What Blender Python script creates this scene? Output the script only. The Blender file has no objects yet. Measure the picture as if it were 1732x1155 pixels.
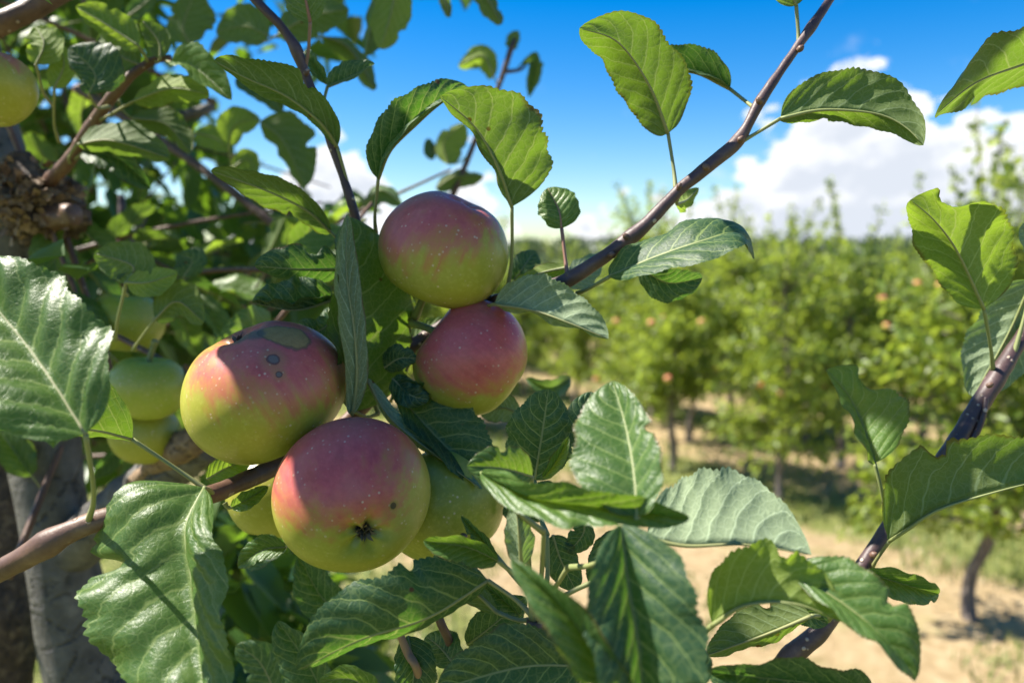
import bpy, math, random
import numpy as np
from mathutils import Vector, Matrix

random.seed(7); RNG = np.random.default_rng(7)
S = bpy.context.scene
COL = S.collection

# ------------------------------------------------------------------ camera
CAM_Z = 1.75
F = 1732 * 28 / 36.0                      # focal length in photograph pixels
PITCH = math.atan((577.5 - 440) / F)
RIGHT = np.array([1.0, 0, 0]); FWD = np.array([0, math.cos(PITCH), -math.sin(PITCH)])
UP = np.array([0, math.sin(PITCH), math.cos(PITCH)]); EYE = np.array([0, 0, CAM_Z])
cam_d = bpy.data.cameras.new('camera'); cam = bpy.data.objects.new('camera', cam_d); COL.objects.link(cam)
cam.location = EYE; cam.rotation_euler = (math.pi / 2 - PITCH, 0, 0)
cam_d.lens = 28; cam_d.sensor_width = 36; cam_d.clip_start = 0.02; cam_d.clip_end = 3000
cam_d.dof.use_dof = True; cam_d.dof.focus_distance = 0.375; cam_d.dof.aperture_fstop = 6.3
cam_d.dof.aperture_blades = 7
S.camera = cam

# ------------------------------------------------------------------ light, sky, exposure
SUN = np.array([-0.62, 0.09, 0.79]); SUN /= np.linalg.norm(SUN)
sun_d = bpy.data.lights.new('sun', 'SUN'); sun_d.energy = 5.0; sun_d.angle = math.radians(0.53)
sun_d.color = (1.0, 0.94, 0.84)
sun = bpy.data.objects.new('sun', sun_d); COL.objects.link(sun); sun.location = (-5, 0, 8)
sun.rotation_euler = Vector(SUN).to_track_quat('Z', 'Y').to_euler()
S.view_settings.view_transform = 'Standard'; S.view_settings.look = 'None'
S.view_settings.exposure = 1.38; S.view_settings.gamma = 1.0
S.view_settings.use_curve_mapping = False
S.render.engine = 'CYCLES'
S.cycles.use_denoising = True
S.cycles.max_bounces = 8; S.cycles.transmission_bounces = 6; S.cycles.diffuse_bounces = 4
S.cycles.sample_clamp_indirect = 6.0


class NT:
    """small helper round a node tree"""
    def __init__(s, tree): s.t = tree; s.n = tree.nodes; s.l = tree.links
    def add(s, typ, **k):
        n = s.n.new(typ)
        for a, v in k.items(): setattr(n, a, v)
        return n
    def put(s, sock, v):
        if isinstance(v, bpy.types.NodeSocket): s.l.new(v, sock)
        elif isinstance(v, bpy.types.Node): s.l.new(v.outputs[0], sock)
        elif v is not None:
            if isinstance(v, (tuple, list)) and len(v) == 3 and sock.type == 'RGBA': v = (*v, 1)
            sock.default_value = v
    def m(s, op, a, b=None, c=None, clamp=False):
        n = s.add('ShaderNodeMath', operation=op, use_clamp=clamp)
        for i, v in enumerate((a, b, c)):
            if v is not None: s.put(n.inputs[i], v)
        return n.outputs[0]
    def ss(s, v, lo, hi, a=0.0, b=1.0):
        n = s.add('ShaderNodeMapRange', interpolation_type='SMOOTHSTEP')
        for i, x in enumerate((v, lo, hi, a, b)): s.put(n.inputs[i], x)
        return n.outputs[0]
    def mix(s, f, a, b, blend='MIX'):
        n = s.add('ShaderNodeMix', data_type='RGBA', blend_type=blend)
        s.put(n.inputs[0], f); s.put(n.inputs[6], a); s.put(n.inputs[7], b)
        return n.outputs[2]
    def noise(s, vec, scale, detail=4, rough=0.55, out=0):
        n = s.add('ShaderNodeTexNoise'); 
        if vec is not None: s.put(n.inputs['Vector'], vec)
        n.inputs['Scale'].default_value = scale; n.inputs['Detail'].default_value = detail
        n.inputs['Roughness'].default_value = rough
        return n.outputs[out]
    def vor(s, vec, scale, feature='F1'):
        n = s.add('ShaderNodeTexVoronoi', feature=feature)
        s.put(n.inputs['Vector'], vec); n.inputs['Scale'].default_value = scale
        return n
    def ramp(s, f, stops):
        n = s.add('ShaderNodeValToRGB'); s.put(n.inputs[0], f)
        e = n.color_ramp.elements
        while len(e) < len(stops): e.new(0.5)
        for k, (p, c) in zip(e, stops): k.position = p; k.color = (*c, 1)
        return n.outputs[0]


def material(name):
    m = bpy.data.materials.new(name); m.use_nodes = True; m.node_tree.nodes.clear()
    t = NT(m.node_tree); t.out = t.add('ShaderNodeOutputMaterial'); t.mat = m
    return t


def make_world():
    w = bpy.data.worlds.new('World'); S.world = w; w.use_nodes = True; w.node_tree.nodes.clear()
    t = NT(w.node_tree)
    out = t.add('ShaderNodeOutputWorld'); bg = t.add('ShaderNodeBackground'); t.l.new(bg.outputs[0], out.inputs[0])
    sky = t.add('ShaderNodeTexSky', sky_type='NISHITA'); sky.sun_disc = False
    sky.sun_elevation = math.asin(SUN[2]); sky.sun_rotation = math.atan2(SUN[0], SUN[1])
    sky.air_density = 1.0; sky.dust_density = 0.4; sky.ozone_density = 2.0
    tc = t.add('ShaderNodeTexCoord'); sep = t.add('ShaderNodeSeparateXYZ'); t.l.new(tc.outputs['Generated'], sep.inputs[0])
    x, y, z = sep.outputs
    az = t.m('MULTIPLY', t.m('ARCTAN2', x, y), 180 / math.pi)
    el = t.m('MULTIPLY', t.m('ARCSINE', z), 180 / math.pi)
    H = None
    for c, wd, h in ((24, 11.5, 12.0), (-13, 4.5, 9.5), (-3, 3.2, 7.6), (6.2, 2.6, 4.6), (38, 7, 9), (60, 14, 10), (95, 20, 9), (140, 16, 11),
                     (-45, 12, 8), (-85, 18, 10), (-140, 22, 11), (176, 10, 9)):
        a = t.m('DIVIDE', t.m('SUBTRACT', az, c), wd)
        b = t.m('MULTIPLY', t.m('POWER', 2.71828, t.m('MULTIPLY', t.m('MULTIPLY', a, a), -1)), h)
        H = b if H is None else t.m('MAXIMUM', H, b)
    cv = t.add('ShaderNodeCombineXYZ'); t.put(cv.inputs[0], az); t.put(cv.inputs[1], t.m('MULTIPLY', el, 1.5))
    n1 = t.noise(cv.outputs[0], 0.22, 6, 0.58); n2 = t.noise(cv.outputs[0], 0.10, 3, 0.5)
    h2 = t.m('ADD', t.m('SUBTRACT', H, el), t.m('MULTIPLY', t.m('SUBTRACT', n1, 0.5), 9.0))
    h2 = t.m('ADD', h2, t.m('MULTIPLY', t.m('SUBTRACT', n2, 0.52), 8.0))
    n3 = t.noise(cv.outputs[0], 0.45, 7, 0.60)
    h2 = t.m('ADD', h2, t.m('MULTIPLY', t.m('SUBTRACT', n3, 0.5), 11.0))
    mask = t.ss(h2, -0.1, 0.9)
    mask = t.m('MULTIPLY', mask, t.ss(el, -2.0, 1.0))
    wisp = t.m('MULTIPLY', t.ss(t.noise(cv.outputs[0], 0.16, 5, 0.6), 0.60, 0.80), t.ss(el, 22, 8, 0, 0.5))
    mask = t.m('MAXIMUM', mask, wisp)
    shade = t.ss(t.m('ADD', t.m('MULTIPLY', h2, 0.11), t.m('MULTIPLY', t.noise(cv.outputs[0], 0.42, 6, 0.62), 1.5)), 0.80, 1.50)
    cloud = t.mix(shade, (5.2, 5.25, 5.35), (3.5, 3.75, 4.2))
    hs = t.add('ShaderNodeHueSaturation'); t.put(hs.inputs['Color'], sky.outputs[0]); hs.inputs['Saturation'].default_value = 1.62
    hs.inputs['Value'].default_value = 0.84; hs.inputs['Hue'].default_value = 0.508
    colr = t.mix(mask, hs.outputs[0], cloud)
    t.put(bg.inputs[0], colr); bg.inputs[1].default_value = 0.086
make_world()


# ------------------------------------------------------------------ helpers
def P(x, y, d):
    """a point of the place, given where the photograph shows it and how deep it lies"""
    return EYE + FWD * d + RIGHT * ((x - 866) / F * d) - UP * ((y - 577.5) / F * d)

def ground_at(x, y):
    r = FWD + RIGHT * ((x - 866) / F) - UP * ((y - 577.5) / F)
    k = CAM_Z / -r[2]
    return (EYE + r * k)[:2]

def unit(v):
    v = np.asarray(v, float); return v / np.maximum(np.linalg.norm(v, axis=-1, keepdims=True), 1e-9)

def spline(pts, n):
    """Catmull-Rom through pts (any dimension), n+1 samples evenly spaced in length"""
    p = np.asarray(pts, float)
    if len(p) == 2: return p[0] + (p[1] - p[0]) * np.linspace(0, 1, n + 1)[:, None]
    q = np.vstack([2 * p[0] - p[1], p, 2 * p[-1] - p[-2]]); o = []
    for i in range(len(p) - 1):
        a, b, c, d = q[i:i + 4]
        t = np.linspace(0, 1, 24, endpoint=False)[:, None]
        o.append(0.5 * (2 * b + (c - a) * t + (2 * a - 5 * b + 4 * c - d) * t ** 2 + (3 * b - a - 3 * c + d) * t ** 3))
    o = np.vstack(o + [p[-1:]])
    s = np.concatenate([[0], np.cumsum(np.linalg.norm(np.diff(o[:, :3] if o.shape[1] > 2 else o, axis=0), axis=1))])
    u = np.linspace(0, s[-1], n + 1)
    return np.stack([np.interp(u, s, o[:, k]) for k in range(o.shape[1])], 1)

def mesh_from(name, verts, faces, mats, smooth=True, uvs=None, attrs=None, mat_idx=None):
    me = bpy.data.meshes.new(name)
    verts = np.asarray(verts, np.float32)
    if isinstance(faces, np.ndarray):
        k = faces.shape[1]
        me.vertices.add(len(verts)); me.vertices.foreach_set('co', verts.ravel())
        me.loops.add(faces.size); me.loops.foreach_set('vertex_index', faces.astype(np.int32).ravel())
        me.polygons.add(len(faces)); me.polygons.foreach_set('loop_start', np.arange(0, faces.size, k, dtype=np.int32))
        me.polygons.foreach_set('loop_total', np.full(len(faces), k, np.int32))
        me.update(calc_edges=True)
    else:
        me.from_pydata(verts.tolist(), [], faces); me.update()
    if smooth: me.polygons.foreach_set('use_smooth', np.ones(len(me.polygons), bool))
    for m in (mats if isinstance(mats, (list, tuple)) else [mats]): me.materials.append(m)
    if mat_idx is not None: me.polygons.foreach_set('material_index', np.asarray(mat_idx, np.int32))
    if uvs:
        li = np.zeros(len(me.loops), np.int32); me.loops.foreach_get('vertex_index', li)
        for nm, uv in uvs.items():
            l = me.uv_layers.new(name=nm); l.data.foreach_set('uv', np.asarray(uv, np.float32)[li].ravel())
    if attrs:
        for nm, a in attrs.items():
            at = me.attributes.new(nm, 'FLOAT', 'POINT'); at.data.foreach_set('value', np.asarray(a, np.float32))
    me.validate(); return me

def link(name, data, parent=None, loc=None, **props):
    o = bpy.data.objects.new(name, data); COL.objects.link(o)
    if parent is not None: o.parent = parent
    if loc is not None: o.location = loc
    for k, v in props.items(): o[k] = v
    return o

def vnoise(p, freq, seed=0):
    """cheap smooth 3-D noise out of summed sines, -1..1"""
    r = np.random.default_rng(seed); s = 0
    for _ in range(5):
        d = r.normal(size=3); d /= np.linalg.norm(d)
        s = s + np.sin(p @ (d * freq * r.uniform(.7, 1.6)) + r.uniform(0, 6.28)) * 0.5
    return s / 1.4

def tube(pts, radii, seg=12, n=None, lump=0.0, freq=60, seed=0, cap=True, nodes=()):
    """tapered tube along a smooth curve; NODES are fractions with a slight swelling"""
    n = n or max(8, 6 * (len(pts) - 1))
    q = spline(np.c_[np.asarray(pts, float), np.asarray(radii, float)], n)
    c, r = q[:, :3], q[:, 3].copy(); u = np.linspace(0, 1, n + 1)
    for f, a in nodes: r *= 1 + a * np.exp(-((u - f) / 0.018) ** 2)
    t = unit(np.gradient(c, axis=0)); a = np.array([0.31, 0.2, 0.93])
    x = unit(np.cross(t, a)); y = np.cross(t, x)
    an = np.linspace(0, 2 * np.pi, seg, endpoint=False)
    v = c[:, None] + r[:, None, None] * (np.cos(an)[None, :, None] * x[:, None] + np.sin(an)[None, :, None] * y[:, None])
    if lump:
        k = vnoise(v.reshape(-1, 3), freq, seed).reshape(n + 1, seg, 1) + 0.5 * vnoise(v.reshape(-1, 3), freq * 3.1, seed + 5).reshape(n + 1, seg, 1)
        v = v + (v - c[:, None]) * k * lump
    v = v.reshape(-1, 3); f = []
    for i in range(n):
        for j in range(seg):
            k = (j + 1) % seg
            f.append((i * seg + j, i * seg + k, (i + 1) * seg + k, (i + 1) * seg + j))
    if cap:
        f.append(tuple(range(seg - 1, -1, -1))); f.append(tuple(n * seg + j for j in range(seg)))
    return v, f

def join(parts):
    V, Fa, o = [], [], 0
    for v, f in parts:
        V.append(v); Fa += [tuple(i + o for i in q) for q in f]; o += len(v)
    return np.vstack(V), Fa


# ------------------------------------------------------------------ materials
def leaf_material(name, upper, upper2, under, trans, rough=0.40, tmix=0.36, veins=True):
    t = material(name)
    uv = t.add('ShaderNodeUVMap', uv_map='shape'); cm = t.add('ShaderNodeUVMap', uv_map='size')
    sep = t.add('ShaderNodeSeparateXYZ'); t.l.new(uv.outputs[0], sep.inputs[0])
    s = t.m('MULTIPLY', t.m('SUBTRACT', sep.outputs[0], 0.5), 2.0); v = sep.outputs[1]
    u = t.m('ABSOLUTE', s)
    warp = t.m('MULTIPLY', t.m('SUBTRACT', t.noise(cm, 0.7, 2), 0.5), 0.09)
    ph = t.m('SUBTRACT', t.m('ADD', v, warp), t.m('ADD', t.m('MULTIPLY', u, 0.20), t.m('MULTIPLY', t.m('MULTIPLY', u, u), 0.10)))
    ph = t.m('ADD', t.m('MULTIPLY', ph, 7.5), t.m('MULTIPLY', t.m('SIGN', s), 0.22))
    fr = t.m('ABSOLUTE', t.m('SUBTRACT', t.m('FRACT', ph), 0.5))          # 0 on a side vein
    sec = t.ss(fr, 0.015, t.m('SUBTRACT', 0.085, t.m('MULTIPLY', u, 0.045)), 1, 0)
    quilt = t.ss(fr, 0.0, 0.32)
    mid = t.ss(u, 0.012, 0.05, 1, 0)
    wc = t.add('ShaderNodeVectorMath', operation='ADD'); t.put(wc.inputs[0], cm.outputs[0])
    nz = t.noise(cm, 1.6, 2, 0.5, 1); sc = t.add('ShaderNodeVectorMath', operation='SCALE'); t.put(sc.inputs[0], nz); sc.inputs[3].default_value = 0.28
    t.l.new(sc.outputs[0], wc.inputs[1])
    v1 = t.vor(wc.outputs[0], 2.5, 'DISTANCE_TO_EDGE'); v2 = t.vor(wc.outputs[0], 6.5, 'DISTANCE_TO_EDGE')
    ter = t.ss(v1.outputs[0], 0.015, 0.11, 1, 0); fine = t.ss(v2.outputs[0], 0.0, 0.12, 1, 0)
    big = t.m('MAXIMUM', mid, t.m('MULTIPLY', sec, 1.0))
    vein = t.m('MAXIMUM', big, t.m('MULTIPLY', ter, 0.33))
    vein = t.m('MAXIMUM', vein, t.m('MULTIPLY', fine, 0.16))
    oi = t.add('ShaderNodeObjectInfo'); rnd = oi.outputs['Random']
    blot = t.noise(cm, 0.45, 4, 0.6)
    up = t.mix(t.m('ADD', t.m('MULTIPLY', rnd, 0.6), t.m('MULTIPLY', blot, 0.4)), upper, upper2)
    lo = t.mix(t.m('MULTIPLY', blot, 0.7), under, tuple(c * 0.72 for c in under))
    lo = t.mix(t.m('MULTIPLY', t.m('SUBTRACT', rnd, 0.35), 0.6, clamp=True), lo, (0.17, 0.20, 0.045))
    pale = tuple(min(1, c * 1.5 + 0.05) for c in under)
    up = t.mix(t.m('MULTIPLY', vein, 0.75), up, (0.22, 0.30, 0.09))
    lo = t.mix(t.m('MULTIPLY', vein, 0.85), lo, pale)
    # rust spots and brown scorched bits that leaves of this age carry
    sp = t.vor(cm, 0.55); sp_on = t.m('MULTIPLY', t.ss(sp.outputs[0], 0.05, 0.085, 1, 0), t.ss(t.noise(cm, 0.28, 1), 0.50, 0.55))
    brown = (0.10, 0.045, 0.015)
    edge = t.m('MULTIPLY', t.ss(t.m('ADD', u, t.m('MULTIPLY', blot, 0.35)), 1.09, 1.20), t.ss(rnd, 0.45, 0.55))
    bad = t.m('MAXIMUM', sp_on, t.m('MULTIPLY', edge, 0.7))
    up = t.mix(bad, up, brown); lo = t.mix(bad, lo, tuple(c * 1.4 for c in brown))
    geo = t.add('ShaderNodeNewGeometry'); bf = geo.outputs['Backfacing']
    col = t.mix(bf, up, lo)
    h = t.m('ADD', t.m('MULTIPLY', quilt, 0.55), t.m('MULTIPLY', t.m('SUBTRACT', 1, ter), 0.16))
    h = t.m('ADD', h, t.m('MULTIPLY', t.m('SUBTRACT', 1, fine), 0.12)); h = t.m('SUBTRACT', h, t.m('MULTIPLY', mid, 0.4))
    h = t.m('ADD', h, t.m('MULTIPLY', t.noise(cm, 3.0, 5, 0.6), 0.5))
    bump = t.add('ShaderNodeBump'); t.put(bump.inputs['Height'], h); bump.inputs['Strength'].default_value = 0.5
    bump.inputs['Distance'].default_value = 0.0006
    b = t.add('ShaderNodeBsdfPrincipled'); t.put(b.inputs['Base Color'], col); t.l.new(bump.outputs[0], b.inputs['Normal'])
    t.put(b.inputs['Roughness'], t.mix(bf, (rough,) * 3, (0.62,) * 3)); t.put(b.inputs['Specular IOR Level'], t.m('SUBTRACT', 0.42, t.m('MULTIPLY', bf, 0.2)))
    tr = t.add('ShaderNodeBsdfTranslucent')
    tcol = t.mix(t.m('MULTIPLY', vein, 0.75), trans, (0.46, 0.50, 0.14)); tcol = t.mix(bad, tcol, (0.10, 0.04, 0.01))
    tcol = t.mix(t.m('MULTIPLY', rnd, 0.5), tcol, tuple(c * 0.62 for c in trans))
    t.put(tr.inputs[0], tcol); t.l.new(bump.outputs[0], tr.inputs[1])
    mx = t.add('ShaderNodeMixShader'); mx.inputs[0].default_value = tmix
    t.l.new(b.outputs[0], mx.inputs[1]); t.l.new(tr.outputs[0], mx.inputs[2]); t.l.new(mx.outputs[0], t.out.inputs[0])
    return t.mat

LEAF = leaf_material('leaf_green', (0.062, 0.125, 0.020), (0.042, 0.100, 0.026), (0.105, 0.150, 0.055), (0.22, 0.39, 0.020), tmix=0.34)
LEAF_PALE = leaf_material('leaf_pale_underside', (0.055, 0.12, 0.025), (0.035, 0.09, 0.03), (0.235, 0.30, 0.175), (0.20, 0.36, 0.04), tmix=0.28)
LEAF_DARK = leaf_material('leaf_dark', (0.024, 0.066, 0.024), (0.020, 0.056, 0.030), (0.11, 0.17, 0.07), (0.12, 0.30, 0.02), rough=0.50, tmix=0.3)
LEAF_YOUNG = leaf_material('leaf_yellow_green', (0.075, 0.15, 0.022), (0.06, 0.13, 0.025), (0.20, 0.27, 0.06), (0.34, 0.52, 0.03), tmix=0.42)

def stalk_material(name, c1, c2):
    t = material(name); tc = t.add('ShaderNodeTexCoord')
    n = t.noise(tc.outputs['Object'], 40, 4); oi = t.add('ShaderNodeObjectInfo')
    b = t.add('ShaderNodeBsdfPrincipled'); t.put(b.inputs['Base Color'], t.mix(t.m('ADD', t.m('MULTIPLY', n, 0.5), t.m('MULTIPLY', oi.outputs['Random'], 0.5)), c1, c2))
    b.inputs['Roughness'].default_value = 0.55
    t.l.new(b.outputs[0], t.out.inputs[0]); return t.mat
STALK = stalk_material('stalk_green', (0.19, 0.24, 0.08), (0.25, 0.23, 0.10))
STALK_RED = stalk_material('stalk_reddish', (0.26, 0.20, 0.10), (0.25, 0.09, 0.08))

def bark_material(name, c1, c2, c3, scale, bumpd, dots=0.0, stretch=1.0, rough=0.7):
    t = material(name); tc = t.add('ShaderNodeTexCoord'); ob = tc.outputs['Object']
    n = t.noise(ob, scale, 6, 0.65); n2 = t.noise(ob, scale * 4.5, 4, 0.6)
    col = t.ramp(n, [(0.3, c1), (0.52, c2), (0.74, c3)])
    col = t.mix(t.m('MULTIPLY', n2, 0.45), col, tuple(c * 0.4 for c in c1))
    h = t.m('ADD', t.m('MULTIPLY', n, 1.0), t.m('MULTIPLY', n2, 0.5))
    if dots:
        vo = t.vor(ob, 165); d = t.m('MULTIPLY', t.ss(vo.outputs[0], 0.13, 0.24, 1, 0), t.ss(t.noise(ob, 60, 1), 0.47, 0.55))
        col = t.mix(t.m('MULTIPLY', d, dots), col, (0.46, 0.36, 0.28)); h = t.m('ADD', h, d)
    else:
        vo = t.vor(ob, scale * 0.8, 'DISTANCE_TO_EDGE'); cr = t.ss(vo.outputs[0], 0.0, 0.08, 1, 0)
        cr = t.m('MULTIPLY', cr, t.ss(n2, 0.45, 0.6))
        col = t.mix(t.m('MULTIPLY', cr, 0.6), col, tuple(c * 0.25 for c in c1)); h = t.m('SUBTRACT', h, t.m('MULTIPLY', cr, 0.8))
    bump = t.add('ShaderNodeBump'); t.put(bump.inputs['Height'], h); bump.inputs['Strength'].default_value = 0.8; bump.inputs['Distance'].default_value = bumpd
    b = t.add('ShaderNodeBsdfPrincipled'); t.put(b.inputs['Base Color'], col); b.inputs['Roughness'].default_value = rough
    t.l.new(bump.outputs[0], b.inputs['Normal']); t.l.new(b.outputs[0], t.out.inputs[0]); return t.mat
TWIG = bark_material('young_bark', (0.055, 0.030, 0.030), (0.095, 0.055, 0.052), (0.18, 0.125, 0.11), 55, 0.0006, dots=0.9, rough=0.5)
TWIG_BROWN = bark_material('brown_bark', (0.09, 0.045, 0.03), (0.16, 0.085, 0.055), (0.25, 0.16, 0.10), 50, 0.0007, dots=0.7, rough=0.5)
BARK = bark_material('grey_bark', (0.06, 0.055, 0.048), (0.13, 0.12, 0.105), (0.24, 0.22, 0.19), 38, 0.0025)
KNOT = bark_material('rough_knot_bark', (0.05, 0.032, 0.022), (0.12, 0.075, 0.045), (0.42, 0.30, 0.17), 75, 0.005)
SPLIT = bark_material('split_wood', (0.12, 0.07, 0.04), (0.28, 0.18, 0.10), (0.50, 0.37, 0.24), 60, 0.002)
TRUNK_FAR = bark_material('orchard_trunk_bark', (0.12, 0.095, 0.08), (0.20, 0.165, 0.14), (0.32, 0.28, 0.24), 12, 0.006)

def apple_material(name, marks=(), red=(0.52, 0.095, 0.092), green=(0.37, 0.33, 0.040), amount=0.0):
    t = material(name); tc = t.add('ShaderNodeTexCoord'); ob = tc.outputs['Object']
    at = t.add('ShaderNodeAttribute', attribute_name='blush').outputs['Fac']
    oi = t.add('ShaderNodeObjectInfo')
    st = t.add('ShaderNodeVectorMath', operation='MULTIPLY'); t.put(st.inputs[0], ob); st.inputs[1].default_value = (170, 170, 24)
    n1 = t.noise(ob, 38, 4, 0.55); n2 = t.noise(st.outputs[0], 1.0, 4, 0.6)
    f = t.m('ADD', at, t.m('ADD', t.m('MULTIPLY', t.m('SUBTRACT', n1, 0.5), 0.75), t.m('MULTIPLY', t.m('SUBTRACT', n2, 0.5), 0.95)))
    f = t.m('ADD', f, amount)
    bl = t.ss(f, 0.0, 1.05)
    gcol = t.mix(t.noise(ob, 22, 4), green, (0.30, 0.34, 0.036))
    mot = t.noise(ob, 420, 3, 0.6)
    gcol = t.mix(t.m('MULTIPLY', t.ss(mot, 0.45, 0.75), 0.35), gcol, (0.50, 0.47, 0.10))
    col = t.mix(t.ss(bl, 0.0, 0.45), gcol, (0.42, 0.20, 0.055))
    rcol = t.mix(t.m('MULTIPLY', t.ss(mot, 0.4, 0.75), 0.4), red, tuple(c * 1.25 + 0.03 for c in red))
    rcol = t.mix(t.m('MULTIPLY', t.ss(n2, 0.45, 0.75), 0.4), rcol, tuple(c * 0.55 for c in red))
    col = t.mix(t.ss(bl, 0.18, 0.95), col, rcol)
    col = t.mix(t.m('MULTIPLY', t.ss(t.noise(ob, 30, 5, 0.65), 0.40, 0.72), 0.15), col, (0.52, 0.40, 0.28))     # dusty bloom
    vo = t.vor(ob, 300)                                                   # pale lenticel dots
    dot = t.m('MULTIPLY', t.ss(vo.outputs[0], 0.12, 0.235, 1, 0), t.ss(t.noise(ob, 130, 1), 0.38, 0.52))
    col = t.mix(t.m('MULTIPLY', dot, t.m('MULTIPLY', t.ss(t.noise(ob, 75, 2), 0.3, 0.7), 0.75)), col, (0.62, 0.50, 0.36))
    rough = 0.33; h = None
    rr = t.m('ADD', 0.31, t.m('MULTIPLY', t.noise(ob, 60, 4), 0.10))
    for (c, rad, kind) in marks:
        if kind == 'russet':
            d = None
            for cc, ra in zip(c, rad):
                dv = t.add('ShaderNodeVectorMath', operation='DISTANCE'); t.put(dv.inputs[0], ob); dv.inputs[1].default_value = tuple(cc)
                e = t.m('DIVIDE', dv.outputs['Value'], ra); d = e if d is None else t.m('SMOOTH_MIN', d, e, 0.35)
            d = t.m('ADD', t.m('ADD', d, 0.06), t.m('MULTIPLY', t.m('SUBTRACT', t.noise(ob, 190, 4), 0.5), 0.55))
            body = t.ss(d, 0.90, 1.0, 1, 0); rim = t.m('MULTIPLY', t.ss(d, 0.80, 0.92), t.ss(d, 0.98, 1.08, 1, 0))
            rc = t.mix(t.noise(ob, 330, 5, 0.75), (0.22, 0.13, 0.04), (0.47, 0.31, 0.105))
            col = t.mix(t.m('MULTIPLY', body, 0.95), col, rc); col = t.mix(t.m('MULTIPLY', rim, 0.6), col, (0.10, 0.07, 0.045))
            rr = t.m('ADD', rr, t.m('MULTIPLY', body, 0.5)); continue
        dv = t.add('ShaderNodeVectorMath', operation='DISTANCE'); t.put(dv.inputs[0], ob); dv.inputs[1].default_value = tuple(c)
        d = t.m('DIVIDE', t.m('ADD', dv.outputs['Value'], t.m('MULTIPLY', t.m('SUBTRACT', t.noise(ob, 150 if kind == 'russet' else 300, 3), 0.5), 0.65 * rad)), rad)
        if kind == 'russet':
            body = t.ss(d, 0.86, 0.98, 1, 0); rim = t.m('MULTIPLY', t.ss(d, 0.68, 0.84), t.ss(d, 0.98, 1.12, 1, 0))
            rc = t.mix(t.noise(ob, 260, 5, 0.7), (0.17, 0.12, 0.035), (0.36, 0.27, 0.095))
            col = t.mix(t.m('MULTIPLY', body, 0.92), col, rc); col = t.mix(t.m('MULTIPLY', rim, 0.8), col, (0.075, 0.055, 0.045))
            rr = t.mix(body, t.mix(0.0, (0.35,) * 3, (0.35,) * 3), (0.75,) * 3) if False else t.m('ADD', rr, t.m('MULTIPLY', body, 0.35))
        elif kind == 'scab':
            halo = t.ss(d, 0.8, 3.2, 1, 0); core = t.ss(d, 0.72, 0.95, 1, 0); rim = t.m('MULTIPLY', t.ss(d, 0.6, 0.85), t.ss(d, 1.0, 1.15, 1, 0))
            col = t.mix(t.m('MULTIPLY', halo, 0.45), col, (0.30, 0.22, 0.06)); col = t.mix(core, col, (0.17, 0.135, 0.115)); col = t.mix(t.m('MULTIPLY', rim, 0.7), col, (0.07, 0.03, 0.035))
            rr = t.m('ADD', rr, t.m('MULTIPLY', core, 0.3))
        elif kind == 'dark':
            core = t.ss(d, 0.7, 1.0, 1, 0); halo = t.ss(d, 0.9, 1.7, 1, 0)
            col = t.mix(t.m('MULTIPLY', halo, 0.45), col, (0.20, 0.18, 0.03)); col = t.mix(core, col, (0.075, 0.058, 0.032))
        elif kind == 'grey':
            core = t.ss(d, 0.5, 1.1, 0.85, 0); col = t.mix(core, col, (0.10, 0.095, 0.085))
    b = t.add('ShaderNodeBsdfPrincipled'); t.put(b.inputs['Base Color'], col); t.put(b.inputs['Roughness'], rr)
    b.inputs['Specular IOR Level'].default_value = 0.38
    b.inputs['Subsurface Weight'].default_value = 0.12; b.inputs['Subsurface Radius'].default_value = (0.008, 0.006, 0.002); b.inputs['Subsurface Scale'].default_value = 0.6
    bump = t.add('ShaderNodeBump'); t.put(bump.inputs['Height'], t.m('ADD', t.m('MULTIPLY', t.noise(ob, 900, 2), 0.3), dot)); bump.inputs['Strength'].default_value = 0.12; bump.inputs['Distance'].default_value = 0.0004
    t.l.new(bump.outputs[0], b.inputs['Normal'])
    t.l.new(b.outputs[0], t.out.inputs[0]); return t.mat

def plain_material(name, col, rough=0.7):
    t = material(name); tc = t.add('ShaderNodeTexCoord'); n = t.noise(tc.outputs['Object'], 90, 4)
    b = t.add('ShaderNodeBsdfPrincipled'); t.put(b.inputs['Base Color'], t.mix(n, col, tuple(c * 0.5 for c in col))); b.inputs['Roughness'].default_value = rough
    t.l.new(b.outputs[0], t.out.inputs[0]); return t.mat
SEPAL = plain_material('dry_sepal', (0.16, 0.125, 0.075))

def far_leaf_material(name, a, bcol, trans, tmix=0.4, tint=0.0):
    t = material(name); tc = t.add('ShaderNodeTexCoord'); oi = t.add('ShaderNodeObjectInfo')
    at = t.add('ShaderNodeAttribute', attribute_name='tone').outputs['Fac']
    col = t.mix(at, a, bcol); col = t.mix(t.m('MULTIPLY', oi.outputs['Random'], 0.35), col, tuple(c * 0.8 for c in a))
    geo = t.add('ShaderNodeNewGeometry'); col = t.mix(t.m('MULTIPLY', geo.outputs['Backfacing'], 0.6), col, (0.15, 0.20, 0.08))
    b = t.add('ShaderNodeBsdfPrincipled'); t.put(b.inputs['Base Color'], col); b.inputs['Roughness'].default_value = 0.42
    tr = t.add('ShaderNodeBsdfTranslucent'); t.put(tr.inputs[0], t.mix(at, trans, tuple(c * 0.7 for c in trans)))
    mx = t.add('ShaderNodeMixShader'); mx.inputs[0].default_value = tmix
    t.l.new(b.outputs[0], mx.inputs[1]); t.l.new(tr.outputs[0], mx.inputs[2]); t.l.new(mx.outputs[0], t.out.inputs[0]); return t.mat
FAR_LEAF = far_leaf_material('orchard_leaf', (0.11, 0.18, 0.026), (0.20, 0.255, 0.045), (0.50, 0.62, 0.06), 0.5)
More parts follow.
